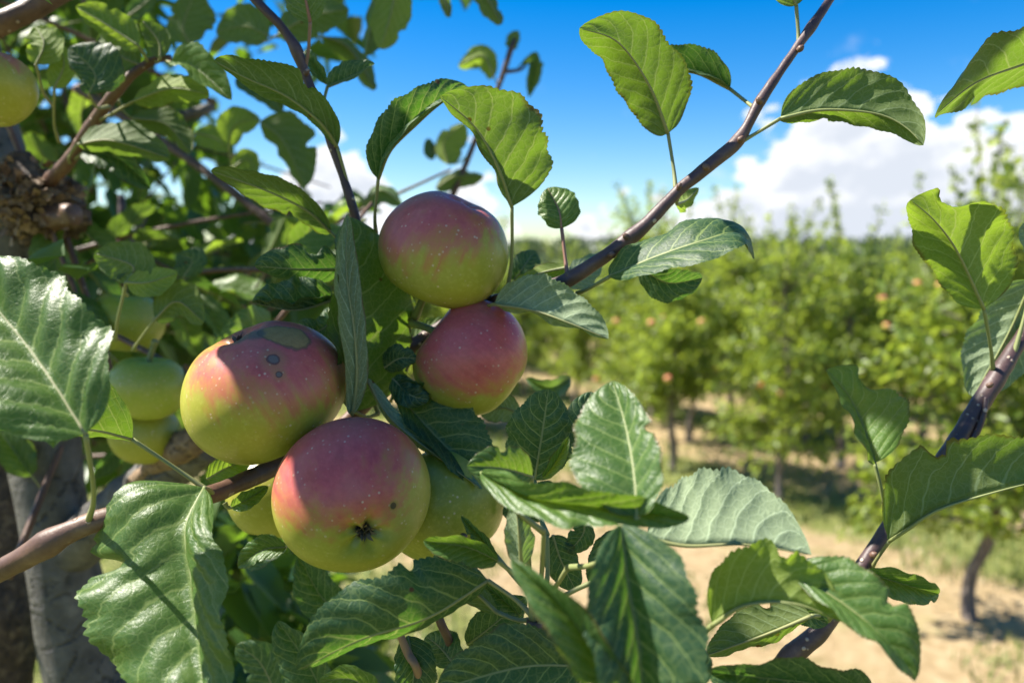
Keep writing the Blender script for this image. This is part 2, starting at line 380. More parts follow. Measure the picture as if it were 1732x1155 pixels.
CANOPY_LEAF = far_leaf_material('canopy_leaf', (0.030, 0.085, 0.026), (0.06, 0.12, 0.022), (0.22, 0.40, 0.02))
WOOD_LEAF = far_leaf_material('woodland_leaf', (0.035, 0.07, 0.03), (0.06, 0.10, 0.04), (0.08, 0.14, 0.03), 0.25)

# ------------------------------------------------------------------ ground
ROWN = np.array([0.69, 0.724])           # across the orchard rows
def ground_material():
    t = material('orchard_ground'); tc = t.add('ShaderNodeTexCoord'); ob = tc.outputs['Object']
    dt = t.add('ShaderNodeVectorMath', operation='DOT_PRODUCT'); t.put(dt.inputs[0], ob); dt.inputs[1].default_value = (ROWN[0], ROWN[1], 0)
    w = t.m('ADD', dt.outputs['Value'], t.m('MULTIPLY', t.m('SUBTRACT', t.noise(ob, 1.1, 4), 0.5), 1.0))
    ph = t.m('FRACT', t.m('DIVIDE', t.m('SUBTRACT', w, 4.95), 2.25))
    strip = t.m('MULTIPLY', t.m('MULTIPLY', t.ss(ph, 0.0, 0.10), t.ss(ph, 0.36, 0.48, 1, 0)), t.ss(w, 4.5, 4.9))
    patch = t.ss(t.noise(ob, 1.7, 5, 0.65), 0.50, 0.68)
    g = t.m('MAXIMUM', t.m('MULTIPLY', strip, 0.9), t.m('MULTIPLY', patch, 0.5)); g = t.m('MAXIMUM', g, t.ss(w, 2.5, 3.0, 0.85, 0))
    n = t.noise(ob, 14, 6, 0.7); n3 = t.noise(ob, 70, 4, 0.7)
    tan = t.ramp(n, [(0.25, (0.22, 0.15, 0.075)), (0.5, (0.42, 0.315, 0.175)), (0.75, (0.58, 0.465, 0.295))])
    tan = t.mix(t.m('MULTIPLY', n3, 0.45), tan, (0.24, 0.16, 0.075))
    clod = t.ss(t.noise(ob, 5.5, 5, 0.7), 0.52, 0.70); tan = t.mix(t.m('MULTIPLY', clod, 0.55), tan, (0.24, 0.18, 0.085))
    grn = t.ramp(n, [(0.25, (0.075, 0.105, 0.022)), (0.55, (0.17, 0.20, 0.05)), (0.8, (0.30, 0.28, 0.10))])
    col = t.mix(g, tan, grn)
    bump = t.add('ShaderNodeBump'); t.put(bump.inputs['Height'], t.m('ADD', n, n3)); bump.inputs['Distance'].default_value = 0.02; bump.inputs['Strength'].default_value = 0.7
    b = t.add('ShaderNodeBsdfPrincipled'); t.put(b.inputs['Base Color'], col); b.inputs['Roughness'].default_value = 0.9; b.inputs['Specular IOR Level'].default_value = 0.15
    t.l.new(bump.outputs[0], b.inputs['Normal']); t.l.new(b.outputs[0], t.out.inputs[0]); return t.mat

def make_ground():
    g = np.sign(np.linspace(-1, 1, 141)) * (np.abs(np.linspace(-1, 1, 141)) ** 3.2) * 900
    X, Y = np.meshgrid(g, g); Z = 0.035 * np.sin(X * 1.3 + Y * .8) * np.cos(Y * 1.1 - X * .5) * np.exp(-(X ** 2 + Y ** 2) / 400)
    n = len(g); v = np.stack([X, Y, Z], -1).reshape(-1, 3); i = np.arange(n * n).reshape(n, n)
    f = np.stack([i[:-1, :-1], i[:-1, 1:], i[1:, 1:], i[1:, :-1]], -1).reshape(-1, 4)
    link('ground', mesh_from('ground', v, f, ground_material()), kind='structure')
make_ground()

def blade_material(name, a, b2, trans):
    t = material(name); at = t.add('ShaderNodeAttribute', attribute_name='tone').outputs['Fac']
    b = t.add('ShaderNodeBsdfPrincipled'); t.put(b.inputs['Base Color'], t.mix(at, a, b2)); b.inputs['Roughness'].default_value = 0.6
    tr = t.add('ShaderNodeBsdfTranslucent'); tr.inputs[0].default_value = (*trans, 1)
    mx = t.add('ShaderNodeMixShader'); mx.inputs[0].default_value = 0.3
    t.l.new(b.outputs[0], mx.inputs[1]); t.l.new(tr.outputs[0], mx.inputs[2]); t.l.new(mx.outputs[0], t.out.inputs[0]); return t.mat

def make_grass():
    def blades(n, keep, hmin, hmax, lean, name, mat):
        y = 0.5 + 11 * RNG.random(n * 5) ** 1.2; x = (RNG.random(n * 5) * 2.1 - 0.85) * (y * 0.72 + 0.4)
        k = keep(x, y); x, y = x[k][:n], y[k][:n]; n = len(x)
        h = RNG.uniform(hmin, hmax, n); a = RNG.uniform(0, 6.283, n); l = RNG.uniform(0.1, lean, n) * h
        wd = RNG.uniform(0.0025, 0.006, n) * (1 + y * 0.12)
        b = np.stack([x, y, np.full(n, -0.03)], 1); s = np.stack([np.cos(a), np.sin(a), 0 * a], 1) * wd[:, None]
        dr = np.stack([-np.sin(a), np.cos(a), 0 * a], 1)
        m = b + dr * (l * 0.35)[:, None] + np.array([0, 0, 1]) * (h * 0.6 + .03)[:, None]
        tip = b + dr * l[:, None] + np.array([0, 0, 1]) * (h + .03)[:, None]
        v = np.stack([b - s, b + s, m + s * .7, m - s * .7, tip], 1).reshape(-1, 3)
        o = np.arange(n)[:, None] * 5
        f = [tuple(q) for q in (o + np.array([0, 1, 2, 3])).tolist()] + [tuple(q) for q in (o + np.array([3, 2, 4])).tolist()]
        tone = np.repeat(RNG.random(n), 5)
        link(name, mesh_from(name, v, f, mat, attrs={'tone': tone}), kind='stuff', category='grass',
             label='green grass growing in strips under the orchard rows' if 'dry' not in name else 'dry straw coloured grass lying between the orchard rows')
    def ph(x, y): return np.mod((x * ROWN[0] + y * ROWN[1] - 4.95 + 0.35 * np.sin(x * 2.1 + y) + 0.2 * np.sin(y * 4.3 - x * 1.7)) / 2.25, 1)
    blades(26000, lambda x, y: ((ph(x, y) < .46) & (x * ROWN[0] + y * ROWN[1] > 4.7)) | (np.sin(x * 3.1 + 1.3 * y) * np.sin(y * 2.3 - x) > .40) | (x * ROWN[0] + y * ROWN[1] < 2.6), .03, .10, 1.0, 'grass', blade_material('grass_blade', (0.10, 0.16, 0.03), (0.24, 0.25, 0.07), (0.22, 0.30, 0.05)))
    blades(16000, lambda x, y: ph(x, y) > .38, .008, .035, 3.0, 'dry_grass', blade_material('dry_grass_blade', (0.40, 0.31, 0.17), (0.52, 0.43, 0.27), (0.3, 0.25, 0.12)))
make_grass()

# ------------------------------------------------------------------ orchard behind
def leaf_cloud(base, direc, size, roll, tone):
    """six-point leaves, folded along the midrib, for trees far enough to blur: arrays of bases and directions"""
    n = len(base); d = unit(direc); a = unit(np.cross(d, np.array([0.13, 0.21, 0.97]) + 0 * d)); b = np.cross(a, d)
    s = a * np.cos(roll)[:, None] + b * np.sin(roll)[:, None]; nn = np.cross(s, d)
    L = size[:, None]; w = 0.27 * L; fold = 0.10 * L; droop = np.array([0, 0, -0.12]) * L
    v = np.stack([base, base + d * .3 * L - s * w + nn * fold, base + d * .68 * L - s * w * .8 + nn * fold + droop * .5,
                  base + d * L + droop, base + d * .68 * L + s * w * .8 + nn * fold + droop * .5, base + d * .3 * L + s * w + nn * fold], 1).reshape(-1, 3)
    o = np.arange(n)[:, None] * 6
    f = np.vstack([o + np.array([0, 3, 2, 1]), o + np.array([0, 5, 4, 3])])
    return v, f, np.repeat(tone, 6)

def orchard_tree_meshes(seed):
    r = np.random.default_rng(seed); Ht = r.uniform(1.65, 1.95)
    tp = [(0, 0, -.05), (r.uniform(-.04, .04), r.uniform(-.04, .04), .22), (r.uniform(-.06, .06), r.uniform(-.06, .06), .55), (r.uniform(-.07, .07), r.uniform(-.07, .07), 1.1), (r.uniform(-.06, .06), r.uniform(-.06, .06), Ht)]
    trunk = tube(tp, [.046, .034, .032, .024, .010], 9, 30, 0.16, 16, seed); wood = []; LB, LD, LS = [], [], []
    curve = spline(np.array(tp), 60)
    ns = 70
    for i in range(ns + 9):
        up = i >= ns
        hz = r.uniform(Ht * .8, Ht) if up else r.uniform(.50, Ht)
        p0 = curve[int(np.clip(hz / Ht, 0, 1) * 60)]
        a = r.uniform(0, 6.283); e = math.radians(r.uniform(58, 86) if up else r.uniform(-8, 55))
        ln = r.uniform(.4, 1.0) if up else r.uniform(.32, .78) * (1.0 - .65 * max(0, (hz - 1.0)) / Ht)
        d0 = np.array([math.cos(a) * math.cos(e), math.sin(a) * math.cos(e), math.sin(e)])
        k = np.linspace(0, 1, 8)[:, None]
        pts = p0 + d0 * ln * k + np.array([0, 0, (0.05 if up else r.uniform(-.28, .16)) * ln]) * k ** 2 + r.normal(0, .02, 3) * k ** 2
        wood.append(tube(pts[[0, 3, 7]], [.008, .006, .0025], 4, 6, cap=False))
        nl = int((40 if up else 82) * ln / .6)
        kk = r.uniform(.12 if not up else .0, 1, nl) ** .8; b = np.stack([np.interp(kk, k[:, 0], pts[:, j]) for j in range(3)], 1)
        b += r.normal(0, .019 if up else .05, b.shape)
        dd = r.normal(0, .8, b.shape) + d0 * .5 + np.array([0, 0, -.12 if not up else .25])
        LB.append(b); LD.append(dd); LS.append(r.uniform(.045, .078, nl) * (0.9 if up else 1))
    B, D, Z = np.vstack(LB), np.vstack(LD), np.concatenate(LS)
    v, f, tone = leaf_cloud(B, D, Z, r.uniform(-1.2, 1.2, len(B)), r.random(len(B)))
    wv, wf = join(wood)
    tm = mesh_from('trunk', *trunk, TRUNK_FAR)
    lm = mesh_from('limbs', wv, wf, TRUNK_FAR)
    cm = mesh_from('crown', v, f, FAR_LEAF, smooth=False, attrs={'tone': tone})
    return tm, lm, cm, B

VAR = [orchard_tree_meshes(100 + i) for i in range(6)]

def small_apple_mesh(name, mat, R):
    th = np.linspace(0, np.pi, 13); ph = np.linspace(0, 2 * np.pi, 18, endpoint=False)
    rho = np.sin(th) * R; z = R * (.88 * np.cos(th) - .2 * np.exp(-(th / .42) ** 2) + .12 * np.exp(-((np.pi - th) / .33) ** 2))
    v = np.stack([rho[:, None] * np.cos(ph), rho[:, None] * np.sin(ph), np.repeat(z[:, None], 18, 1)], -1).reshape(-1, 3)
    i = np.arange(13 * 18).reshape(13, 18); j = np.roll(i, -1, 1)
    f = np.stack([i[:-1], i[1:], j[1:], j[:-1]], -1).reshape(-1, 4)
    return mesh_from(name, v, f, mat, attrs={'blush': unit(v)[:, 2]})
FAR_APPLE = [small_apple_mesh('far_apple', apple_material('orchard_apple_' + n, red=r, green=g, amount=a), .028)
             for n, r, g, a in (('orange', (.50, .17, .07), (.46, .36, .07), .30), ('pink', (.52, .09, .10), (.46, .28, .08), .45))]

NEAR = [  # trunk foot in the photograph, label
    (1640, 1050, 'nearest orchard tree with a bent slim trunk standing in dark shade beyond the grass strip', 0),
    (1320, 850, 'orchard tree with a straight pale trunk beside the dry strip, below the shiny curled leaf', 1),
    (1137, 802, 'thin dark-trunked orchard tree at the left end of the dry strip', 2),
    (1420, 795, 'orchard tree with a short whitish trunk behind the dry strip', 3),
    (1165, 748, 'orchard tree with a pale trunk foot behind the thin dark-trunked tree', 4),
    (1692, 752, 'leafy orchard tree with twin grey trunk foot seen behind the purple shoot', 5),
]
SPOTS = [(ground_at(x, y), lab, v) for x, y, lab, v in NEAR]
def orchard():
    placed = []
    for (xy, lab, v) in SPOTS: placed.append((xy[0], xy[1], lab, v))
    RD = np.array([ROWN[1], -ROWN[0]])
    rr = np.random.default_rng(3)
    for k, w in enumerate(np.concatenate([[4.3, 5.5], np.arange(7.4, 20, 1.75), np.arange(21, 40, 2.6)])):
        step = 0.95 if w < 16 else 1.3
        for s in np.arange(-60, 60, step):
            p = ROWN * w + RD * (s + rr.uniform(-.15, .15)) + rr.normal(0, .06, 2)
            if p[1] < 3.2: continue
            px = 866 + F * p[0] / p[1]
            if px > 1732 + 500 / p[1] or px < (330 if w < 12 else 250): continue
            if w < 5 and px < 1120: continue
            if w < 6 and 1230 < px < 1732 + 60: continue
            if any((p[0] - q[0]) ** 2 + (p[1] - q[1]) ** 2 < .55 for q in placed): continue
            if w > 12 and px < 800 and rr.random() < .55: continue
            placed.append((p[0], p[1], None, int(rr.integers(0, 6))))
    placed = placed[:6] + sorted(placed[6:], key=lambda q: q[1])[:200]
    apples = []
    for i, (x, y, lab, v) in enumerate(placed):
        tm, lm, cm, B = VAR[v]
        e = link('orchard_tree', None, loc=(x, y, 0)); a = rr.uniform(0, 6.28); sc = rr.uniform(.80, 1.10) * (.94 if y < 9 else (.80 if y < 14 else .66))
        if i == 0: sc = .92
        e.rotation_euler = (0, 0, a); e.scale = (sc, sc, sc)
        far = y > 9
        e['label'] = lab or ('small leafy apple tree in the far orchard rows under the clouds' if far else 'bushy green apple tree in the middle orchard rows behind the dry strip')
        e['category'] = 'tree'; e['group'] = 'apple trees in the orchard rows' if lab is None and far else ('apple trees in the middle rows' if lab is None else 'front trees of the orchard')
        link('trunk', tm, e); l = link('limbs', lm, e); l['kind'] = 'stuff'; c = link('crown', cm, e); c['kind'] = 'stuff'
        if y < 13:
            R = Matrix.Rotation(a, 3, 'Z')
            for _ in range(int(rr.integers(0, 3)) + (1 if y < 8 else 0)):
                b = np.array(R @ Vector(B[rr.integers(0, len(B))])) * sc
                if b[2] > 1.55 or b[2] < .55: continue
                tc = np.array([-x, -y]) / math.hypot(x, y)
                b[:2] += tc * .06
                apples.append((x + b[0], y + b[1], b[2] - .03))
    apples += [tuple(P(x, y, d)) for x, y, d in ((1493, 505, 5.0), (1590, 483, 5.2), (1610, 500, 5.2), (1500, 552, 5.0), (1517, 568, 5.0), (1130, 640, 5.4), (1102, 546, 5.4), (1187, 545, 5.5), (1043, 544, 5.6), (1552, 480, 5.2))]
    SAID = ['pink apple in the orchard, left of the torn backlit leaf', 'orange apple in the orchard touching the torn backlit leaf on its left', 'second orange apple beside the torn backlit leaf, a little lower', 'upper of two orange apples below the pink one in the orchard', 'lower of two orange apples below the pink one in the orchard',
            'small reddish apple low in the orchard, above the blurred sunlit leaf', 'orange apple in the orchard below the pale brown-spotted leaf', 'right one of the two orange apples below the brown-spotted leaf', 'orange apple in the orchard just under the curled tip of the brown-spotted leaf', 'orange apple in the orchard, highest one left of the torn leaf']
    for i, p in enumerate(apples):
        m = FAR_APPLE[1] if i % 3 == 0 else FAR_APPLE[0]
        o = link('orchard_apple', m, loc=p); o.rotation_euler = (rr.uniform(-.4, .4), rr.uniform(-.4, .4), rr.uniform(0, 6))
        o['category'] = 'apple'
        o['label'] = ('pink red ripe apple hanging in the blurred orchard rows' if i % 3 == 0 else 'orange flushed apple hanging in the blurred orchard rows')
        if i >= len(apples) - 10:
            o['label'] = SAID[i - len(apples) + 10]; o.data = FAR_APPLE[1 if 'pink' in o['label'][:5] else 0]; o['group'] = 'apples that show in the orchard foliage'; continue
        o['group'] = 'pink apples in the orchard rows' if i % 3 == 0 else 'orange apples in the orchard rows'
orchard()

def make_hill():
    az = np.radians(np.linspace(-75, 75, 181)); rs = np.array([95, 115, 140, 170, 200, 260]); hs = np.array([-.6, .8, 1.8, 2.8, 3.2, 1])
    A, Rr = np.meshgrid(az, rs, indexing='ij'); hh = np.interp(Rr, rs, hs) * (0.8 + .22 * np.sin(A * 5 + 1) + .12 * np.sin(A * 13) + .35 * np.exp(-((A - .5) / .25) ** 2))
    v = np.stack([np.sin(A) * Rr, np.cos(A) * Rr, hh], -1).reshape(-1, 3); i = np.arange(len(az) * len(rs)).reshape(len(az), len(rs))
    f = np.stack([i[:-1, :-1], i[:-1, 1:], i[1:, 1:], i[1:, :-1]], -1).reshape(-1, 4)
    t = material('hill_grass'); tc = t.add('ShaderNodeTexCoord')
    b = t.add('ShaderNodeBsdfPrincipled'); t.put(b.inputs['Base Color'], t.mix(t.noise(tc.outputs['Object'], .15, 5), (0.05, 0.085, 0.03), (0.11, 0.14, 0.04))); b.inputs['Roughness'].default_value = .9
    t.l.new(b.outputs[0], t.out.inputs[0])
    link('hill', mesh_from('hill', v, f, t.mat), kind='structure')
    # far woodland reads as one mass on the hill
    n = 420; a = np.radians(RNG.uniform(-55, 55, n)); r = RNG.uniform(105, 175, n)
    hz = np.interp(r, rs, hs) * (0.8 + .22 * np.sin(a * 5 + 1) + .12 * np.sin(a * 13) + .35 * np.exp(-((a - .5) / .25) ** 2))
    c = np.stack([np.sin(a) * r, np.cos(a) * r, hz], 1); B = []; D = []
    for p in c:
        d = unit(RNG.normal(size=(120, 3))) * RNG.uniform(.7, 1.05, (120, 1)); B.append(p + d * [1.9, 1.9, 1.7] + [0, 0, 1.6]); D.append(d + RNG.normal(0, .5, d.shape))
    B = np.vstack(B); v, f, tone = leaf_cloud(B, np.vstack(D), RNG.uniform(.5, .9, len(B)), RNG.uniform(-1, 1, len(B)), RNG.random(len(B)))
    link('woodland', mesh_from('woodland', v, f, WOOD_LEAF, smooth=False, attrs={'tone': tone}), kind='stuff', category='woodland', label='dark green wooded hill far behind the orchard')
make_hill()

# ------------------------------------------------------------------ the near apple tree
ROOT = np.array([*(P(160, 1155, .74)[:2]), 0.0])
TREE = link('apple_tree', None, loc=ROOT)
TREE['label'] = 'nearest apple tree with grey knotted trunk and purple shoots bearing the big serrated leaves'
TREE['category'] = 'tree'

def part(name, v, f, mat, parent=TREE, **k):
    return link(name, mesh_from(name, np.asarray(v) - ROOT, f, mat, **k), parent)

def halfwidth(t):
    w = np.power(np.clip(t, 0, 1), .50) * np.power(np.clip(1 - t, 0, 1), .62)
    return w / .463

def leaf_geometry(M, SR, SL, sig, W, seed, cols=9, teeth=29, tooth=.068, wave=.07, quilt=.0006, bite=None):
    """blade mesh: M midrib points base to tip, SR / SL vectors from the midrib to each margin at full width, sig +1 upper face to the viewer"""
    r = np.random.default_rng(seed); n = len(M) - 1; t = np.linspace(0, 1, n + 1)
    seglen = np.linalg.norm(np.diff(M, axis=0), axis=1).sum()
    T = unit(np.gradient(M, axis=0)); w = np.clip(halfwidth(t), 0, 1.1)
    s = np.concatenate([-(np.linspace(1, 0, cols, endpoint=False)), [0], np.linspace(0, 1, cols + 1)[1:]])
    V = np.zeros((n + 1, len(s), 3)); U = np.zeros((n + 1, len(s), 2)); C = np.zeros_like(U)
    saw = np.mod(t * teeth + r.uniform(0, 1), 1); saw = np.sqrt(np.where(saw < .7, saw / .7, (1 - saw) / .3))
    quilt = quilt * min(1, seglen / .075) ** 1.5
    off = r.uniform(0, 50, 2); phs = r.uniform(0, 6.28, 4); kw = r.uniform(1.6, 3.2, 2)
    edgevar = [1 + .05 * np.sin(t * r.uniform(8, 15) + r.uniform(0, 6)) + .03 * np.sin(t * r.uniform(25, 40) + r.uniform(0, 6)) for _ in range(2)]
    for j, q in enumerate(s):
        right = q >= 0; a = abs(q); SV = SR if right else SL
        nrm = unit(np.cross(SV, T) if right else np.cross(T, SV)) * sig
        ev = edgevar[0 if right else 1]
        ww = w * (1 + (ev - 1) * a) * (1 - tooth * (1 - saw) * (a ** 3) * np.clip(6 * t, 0, 1))
        if bite is not None and (bite[2] > 0) == right:
            ww = ww * (1 - a * bite[3] * np.exp(-((t - bite[0]) / bite[1]) ** 4))
        wl = np.linalg.norm(SV, axis=1)
        Q = M + SV * (a * ww)[:, None]
        fade = np.clip(t / .12, 0, 1) * np.clip((1 - t) / .1, 0, 1)
        ph = (t - .20 * a - .10 * a * a) * 7.5 + (.22 if right else -.22)
        bulge = .16 * wl * w * (a - a * a) * 2.0 * (1 if seed % 3 else .4)
        bulge = bulge + quilt * np.abs(np.sin(np.pi * (ph + .5))) * np.sin(np.pi * np.clip(a, 0, 1)) * fade * 2
        bulge = bulge + wave * wl * w * a * a * np.sin(2 * np.pi * kw[0 if right else 1] * t + phs[0 if right else 1]) * fade
        bulge = bulge + wave * .22 * wl * w * a * a * np.sin(2 * np.pi * 6.3 * t + phs[2 if right else 3]) * fade
        V[:, j] = Q + nrm * bulge[:, None]
        U[:, j, 0] = .5 + .5 * q; U[:, j, 1] = t
        C[:, j, 0] = q * w * wl * 100 + off[0]; C[:, j, 1] = t * seglen * 100 + off[1]
    i = np.arange((n + 1) * len(s)).reshape(n + 1, len(s))
    f = np.stack([i[:-1, :-1], i[:-1, 1:], i[1:, 1:], i[1:, :-1]], -1).reshape(-1, 4)
    if sig < 0: f = f[:, ::-1]
    jr = cols
    nm = unit(np.cross(SR - SL, T)) * sig
    return V.reshape(-1, 3), f, {'shape': U.reshape(-1, 2), 'size': C.reshape(-1, 2)}, nm

LEAVES = []
def leaf(pts, R, L, face='U', pet=None, mat=None, rows=84, cols=9, seed=None, stalk=None, pr=.0010, sR=None, sL=None, aspect=.27, **kw):
    """a big leaf of the near tree. pts: midrib from base to tip as (x, y in the photograph, depth); R, L: widths seen to the right and
    left of base-to-tip (negative when that half is folded over the other); sR, sL: +1 margin lies deeper than the midrib, -1 nearer"""
    seed = seed if seed is not None else len(LEAVES) * 13 + 5
    px = np.array([(p[0], p[1], p[2]) for p in pts], float)
    sp = spline(np.array([P(*p) for p in px]), rows)
    dep = (sp - EYE) @ FWD; ix = 866 + F * ((sp - EYE) @ RIGHT) / dep; iy = 577.5 - F * ((sp - EYE) @ UP) / dep
    tg = unit(np.stack([np.gradient(ix), np.gradient(iy)], 1)); gl = unit(np.array([ix[-1] - ix[0], iy[-1] - iy[0]]))
    tg = unit(.55 * tg + .45 * gl); pd = np.stack([-tg[:, 1], tg[:, 0]], 1)
    sig = 1 if face == 'U' else -1
    ln = np.linalg.norm(np.diff(sp, axis=0), axis=1).sum(); W = aspect * ln; dm = dep.mean()
    out = []
    for wpx, sg, side in ((R, sR, 1), (L, sL, -1)):
        real = abs(wpx) / F * dm; sg = sg if sg is not None else (-1 if face == 'U' else 1)
        dd = sg * min(math.sqrt(max(W * W - real * real, 0)), .85 * W)
        lat = (pd[:, :1] * RIGHT - pd[:, 1:] * UP) * side * (wpx / F * dep)[:, None]
        out.append(lat + FWD * dd)
    m = mat or LEAF
    rq = random.Random(seed)
    if 'bite' not in kw and rq.random() < .45: kw['bite'] = (rq.uniform(.3, .85), rq.uniform(.02, .05), rq.choice((1, -1)), rq.uniform(.12, .38))
    v, f, uvs, nm = leaf_geometry(sp, out[0], out[1], sig, W, seed, cols, **kw)
    o = part('leaf', v, f, m, uvs=uvs)
    sm = stalk or STALK
    rad = pr * np.linspace(1, .18, 13); c = sp[np.linspace(0, rows - 2, 13).astype(int)] - nm[np.linspace(0, rows - 2, 13).astype(int)] * (rad * .55)[:, None]
    tv, tf = tube(c, rad, 6, 24); part('midrib', tv, tf, sm, o)
    if pet is not None:
        a = P(*pet) if len(pet) == 3 else np.array(pet[:3])
        b = sp[0]; d0 = unit(sp[0] - sp[3]); mid = .5 * (a + b) + d0 * np.linalg.norm(a - b) * .08 + np.array([0, 0, -.001])
        tv, tf = tube([a, mid, b - nm[0] * pr * .5], [pr * 1.45, pr * .95, pr], 8, 14); part('petiole', tv, tf, sm, o)
    LEAVES.append(o); return o

def branch(pts, rad, mat=TWIG, name="branch", seg=16, n=None, lump=.09, freq=150, nodes=(), seed=1):
    v, f = tube([P(*p) for p in pts], rad, seg, n or 14 * (len(pts) - 1), lump, freq, seed, nodes=nodes)
    return part(name, v, f, mat)

# trunk, limbs, shoots -------------------------------------------------------------------------------------------------
tr = [np.array([ROOT[0], ROOT[1], -.05]), np.array([ROOT[0] - .005, ROOT[1], .6]), P(190, 1330, .74), P(146, 1155, .73), P(105, 955, .72), P(76, 755, .72), P(50, 600, .72), P(25, 450, .70), P(0, 330, .69), P(-60, 60, .72), P(-90, -350, .75), P(-60, -900, .8)]
part('trunk', *tube(tr, [.05, .042, .036, .033, .030, .030, .030, .030, .030, .026, .022, .014], 28, 150, .06, 45, 2), BARK)
# rough healed knot with the stub of a cut limb
def knot():
    n1, n2 = 56, 72; th = np.linspace(0, np.pi, n1); ph = np.linspace(0, 2 * np.pi, n2, endpoint=False)
    d = np.stack([np.sin(th)[:, None] * np.cos(ph), np.sin(th)[:, None] * np.sin(ph), np.repeat(np.cos(th)[:, None], n2, 1)], -1).reshape(-1, 3)
    r = .030 * (1 + .16 * vnoise(d, 3, 4) + .12 * vnoise(d, 8, 5) + .08 * vnoise(d, 21, 6) + .05 * np.abs(vnoise(d, 45, 8)))
    v = P(62, 345, .655) + d * r[:, None] * np.array([1.05, 1.0, .95]); i = np.arange(n1 * n2).reshape(n1, n2); j = np.roll(i, -1, 1)
    f = np.stack([i[:-1], i[1:], j[1:], j[:-1]], -1).reshape(-1, 4)
    k = part('knot', v, f, KNOT)
    tv, tf = tube([P(55, 350, .65), P(42, 300, .645), P(32, 262, .645)], [.021, .016, .012], 20, 24, .18, 130, 9); part('cut_stub', tv, tf, KNOT, k)
    tv, tf = tube([P(90, 370, .64), P(118, 362, .63), P(127, 360, .628)], [.011, .009, .0085], 20, 16, .22, 150, 3); part('cut_stub', tv, tf, TWIG_BROWN, k)
    fl = []
    rr = np.random.default_rng(5)
    for _ in range(240):
        a = unit(rr.normal(size=3) + np.array([0.2, -1.1, .1])); b = P(62, 345, .655) + a * .031; e = unit(rr.normal(size=3) + a * .4)
        s = rr.uniform(.003, .010); u = unit(np.cross(a, e)); fl.append((np.array([b - u * s * .4, b + u * s * .4, b + e * s + u * s * .25 + a * .003, b + e * s * .9 - u * s * .3 + a * .004]), [(0, 1, 2, 3)]))
    o = part('bark_flakes', *join(fl), SPLIT, k); o['kind'] = 'stuff'
knot()
# broken limb with torn pale wood
part('branch', *tube([P(100, 955, .72), P(200, 855, .68), P(290, 790, .64), P(352, 750, .62)], [.022, .020, .019, .015], 20, 50, .10, 70, 4), BARK)
part('broken_wood', *tube([P(225, 815, .645), P(290, 772, .622), P(335, 742, .61), P(362, 742, .605)], [.006, .011, .010, .003], 14, 40, .22, 120, 7), SPLIT)
# second, darker stem at the left edge
part('branch', *tube([P(-30, 1250, .85), P(-5, 1080, .85), P(0, 960, .85), P(-10, 820, .86), P(-60, 560, .9)], [.040, .037, .033, .03, .026], 20, 60, .10, 60, 12), KNOT)
limb0 = np.array([ROOT[0], ROOT[1], 1.08])
# the fruiting branch at lower left and its run to the cluster
branch([(-190, 1060, .38), (0, 965, .345), (150, 886, .340), (330, 845, .365), (470, 786, .425), (560, 735, .455), (640, 660, .475), (705, 575, .475)], [.0056, .0051, .0047, .0045, .0046, .0046, .0046, .0042], TWIG_BROWN, nodes=((.33, .28), (.45, .2), (.72, .2)))
# the long shoot to the upper right
branch([(690, 590, .475), (760, 545, .47), (820, 515, .455), (880, 500, .435), (950, 479, .42), (1000, 449, .415), (1080, 391, .41), (1145, 325, .41), (1190, 288, .41), (1250, 235, .41), (1290, 165, .41), (1350, 78, .415), (1405, -2, .42), (1470, -110, .43)],
       [.0042, .0042, .0041, .0040, .0040, .0037, .0034, .0034, .0031, .0030, .0025, .0023, .0022, .0018], nodes=((.28, .15), (.42, .2), (.62, .25), (.82, .25)), n=220)
# the shoot at upper left of the cluster
branch([(650, 560, .48), (625, 470, .47), (600, 362, .455), (560, 240, .45), (520, 135, .445), (490, 65, .44), (432, 0, .44), (330, -110, .46)],
       [.0040, .0034, .0027, .0026, .0026, .0026, .0025, .0022], nodes=((.62, .35),), n=130)
# right-hand shoot, rising from a low limb below the frame
branch([(1820, 430, .46), (1760, 520, .45), (1690, 632, .44), (1640, 710, .435), (1590, 790, .43), (1530, 860, .43), (1470, 940, .425), (1390, 1062, .42), (1330, 1120, .42), (1260, 1230, .43), (900, 1500, .5), (550, 1640, .62)],
       [.0030, .0034, .0042, .0046, .0042, .0042, .0044, .0050, .0052, .0056, .0085, .011], nodes=((.12, .2), (.19, .15), (.38, .15)), n=240)
branch([(1625, 768, .432), (1650, 735, .43), (1664, 700, .43), (1668, 672, .432)], [.0020, .0017, .0014, .0013], nodes=((.1, .3),))
pts = [P(550, 1640, .62), np.array([-.28, .70, 1.12]), limb0]
part('branch', *tube(pts, [.011, .016, .020], 12, 30, .05, 50), BARK)
# shoot carrying the leaf rosette at bottom centre
branch([(905, 1050, .335), (890, 1130, .345), (870, 1290, .40), (800, 1560, .55)], [.0036, .0032, .004, .0075], TWIG_BROWN)
branch([(735, 1040, .36), (800, 985, .40), (760, 930, .43), (720, 1030, .37)], [.0016, .0018, .0018, .0016], TWIG_BROWN) if False else None
branch([(672, 1060, .36), (690, 1105, .36), (708, 1140, .36), (740, 1260, .40)], [.0016, .0018, .0019, .003], STALK_RED)
branch([(785, 905, .40), (742, 1020, .37), (762, 1090, .37), (800, 1200, .40)], [.0018, .0020, .0022, .003], TWIG_BROWN)
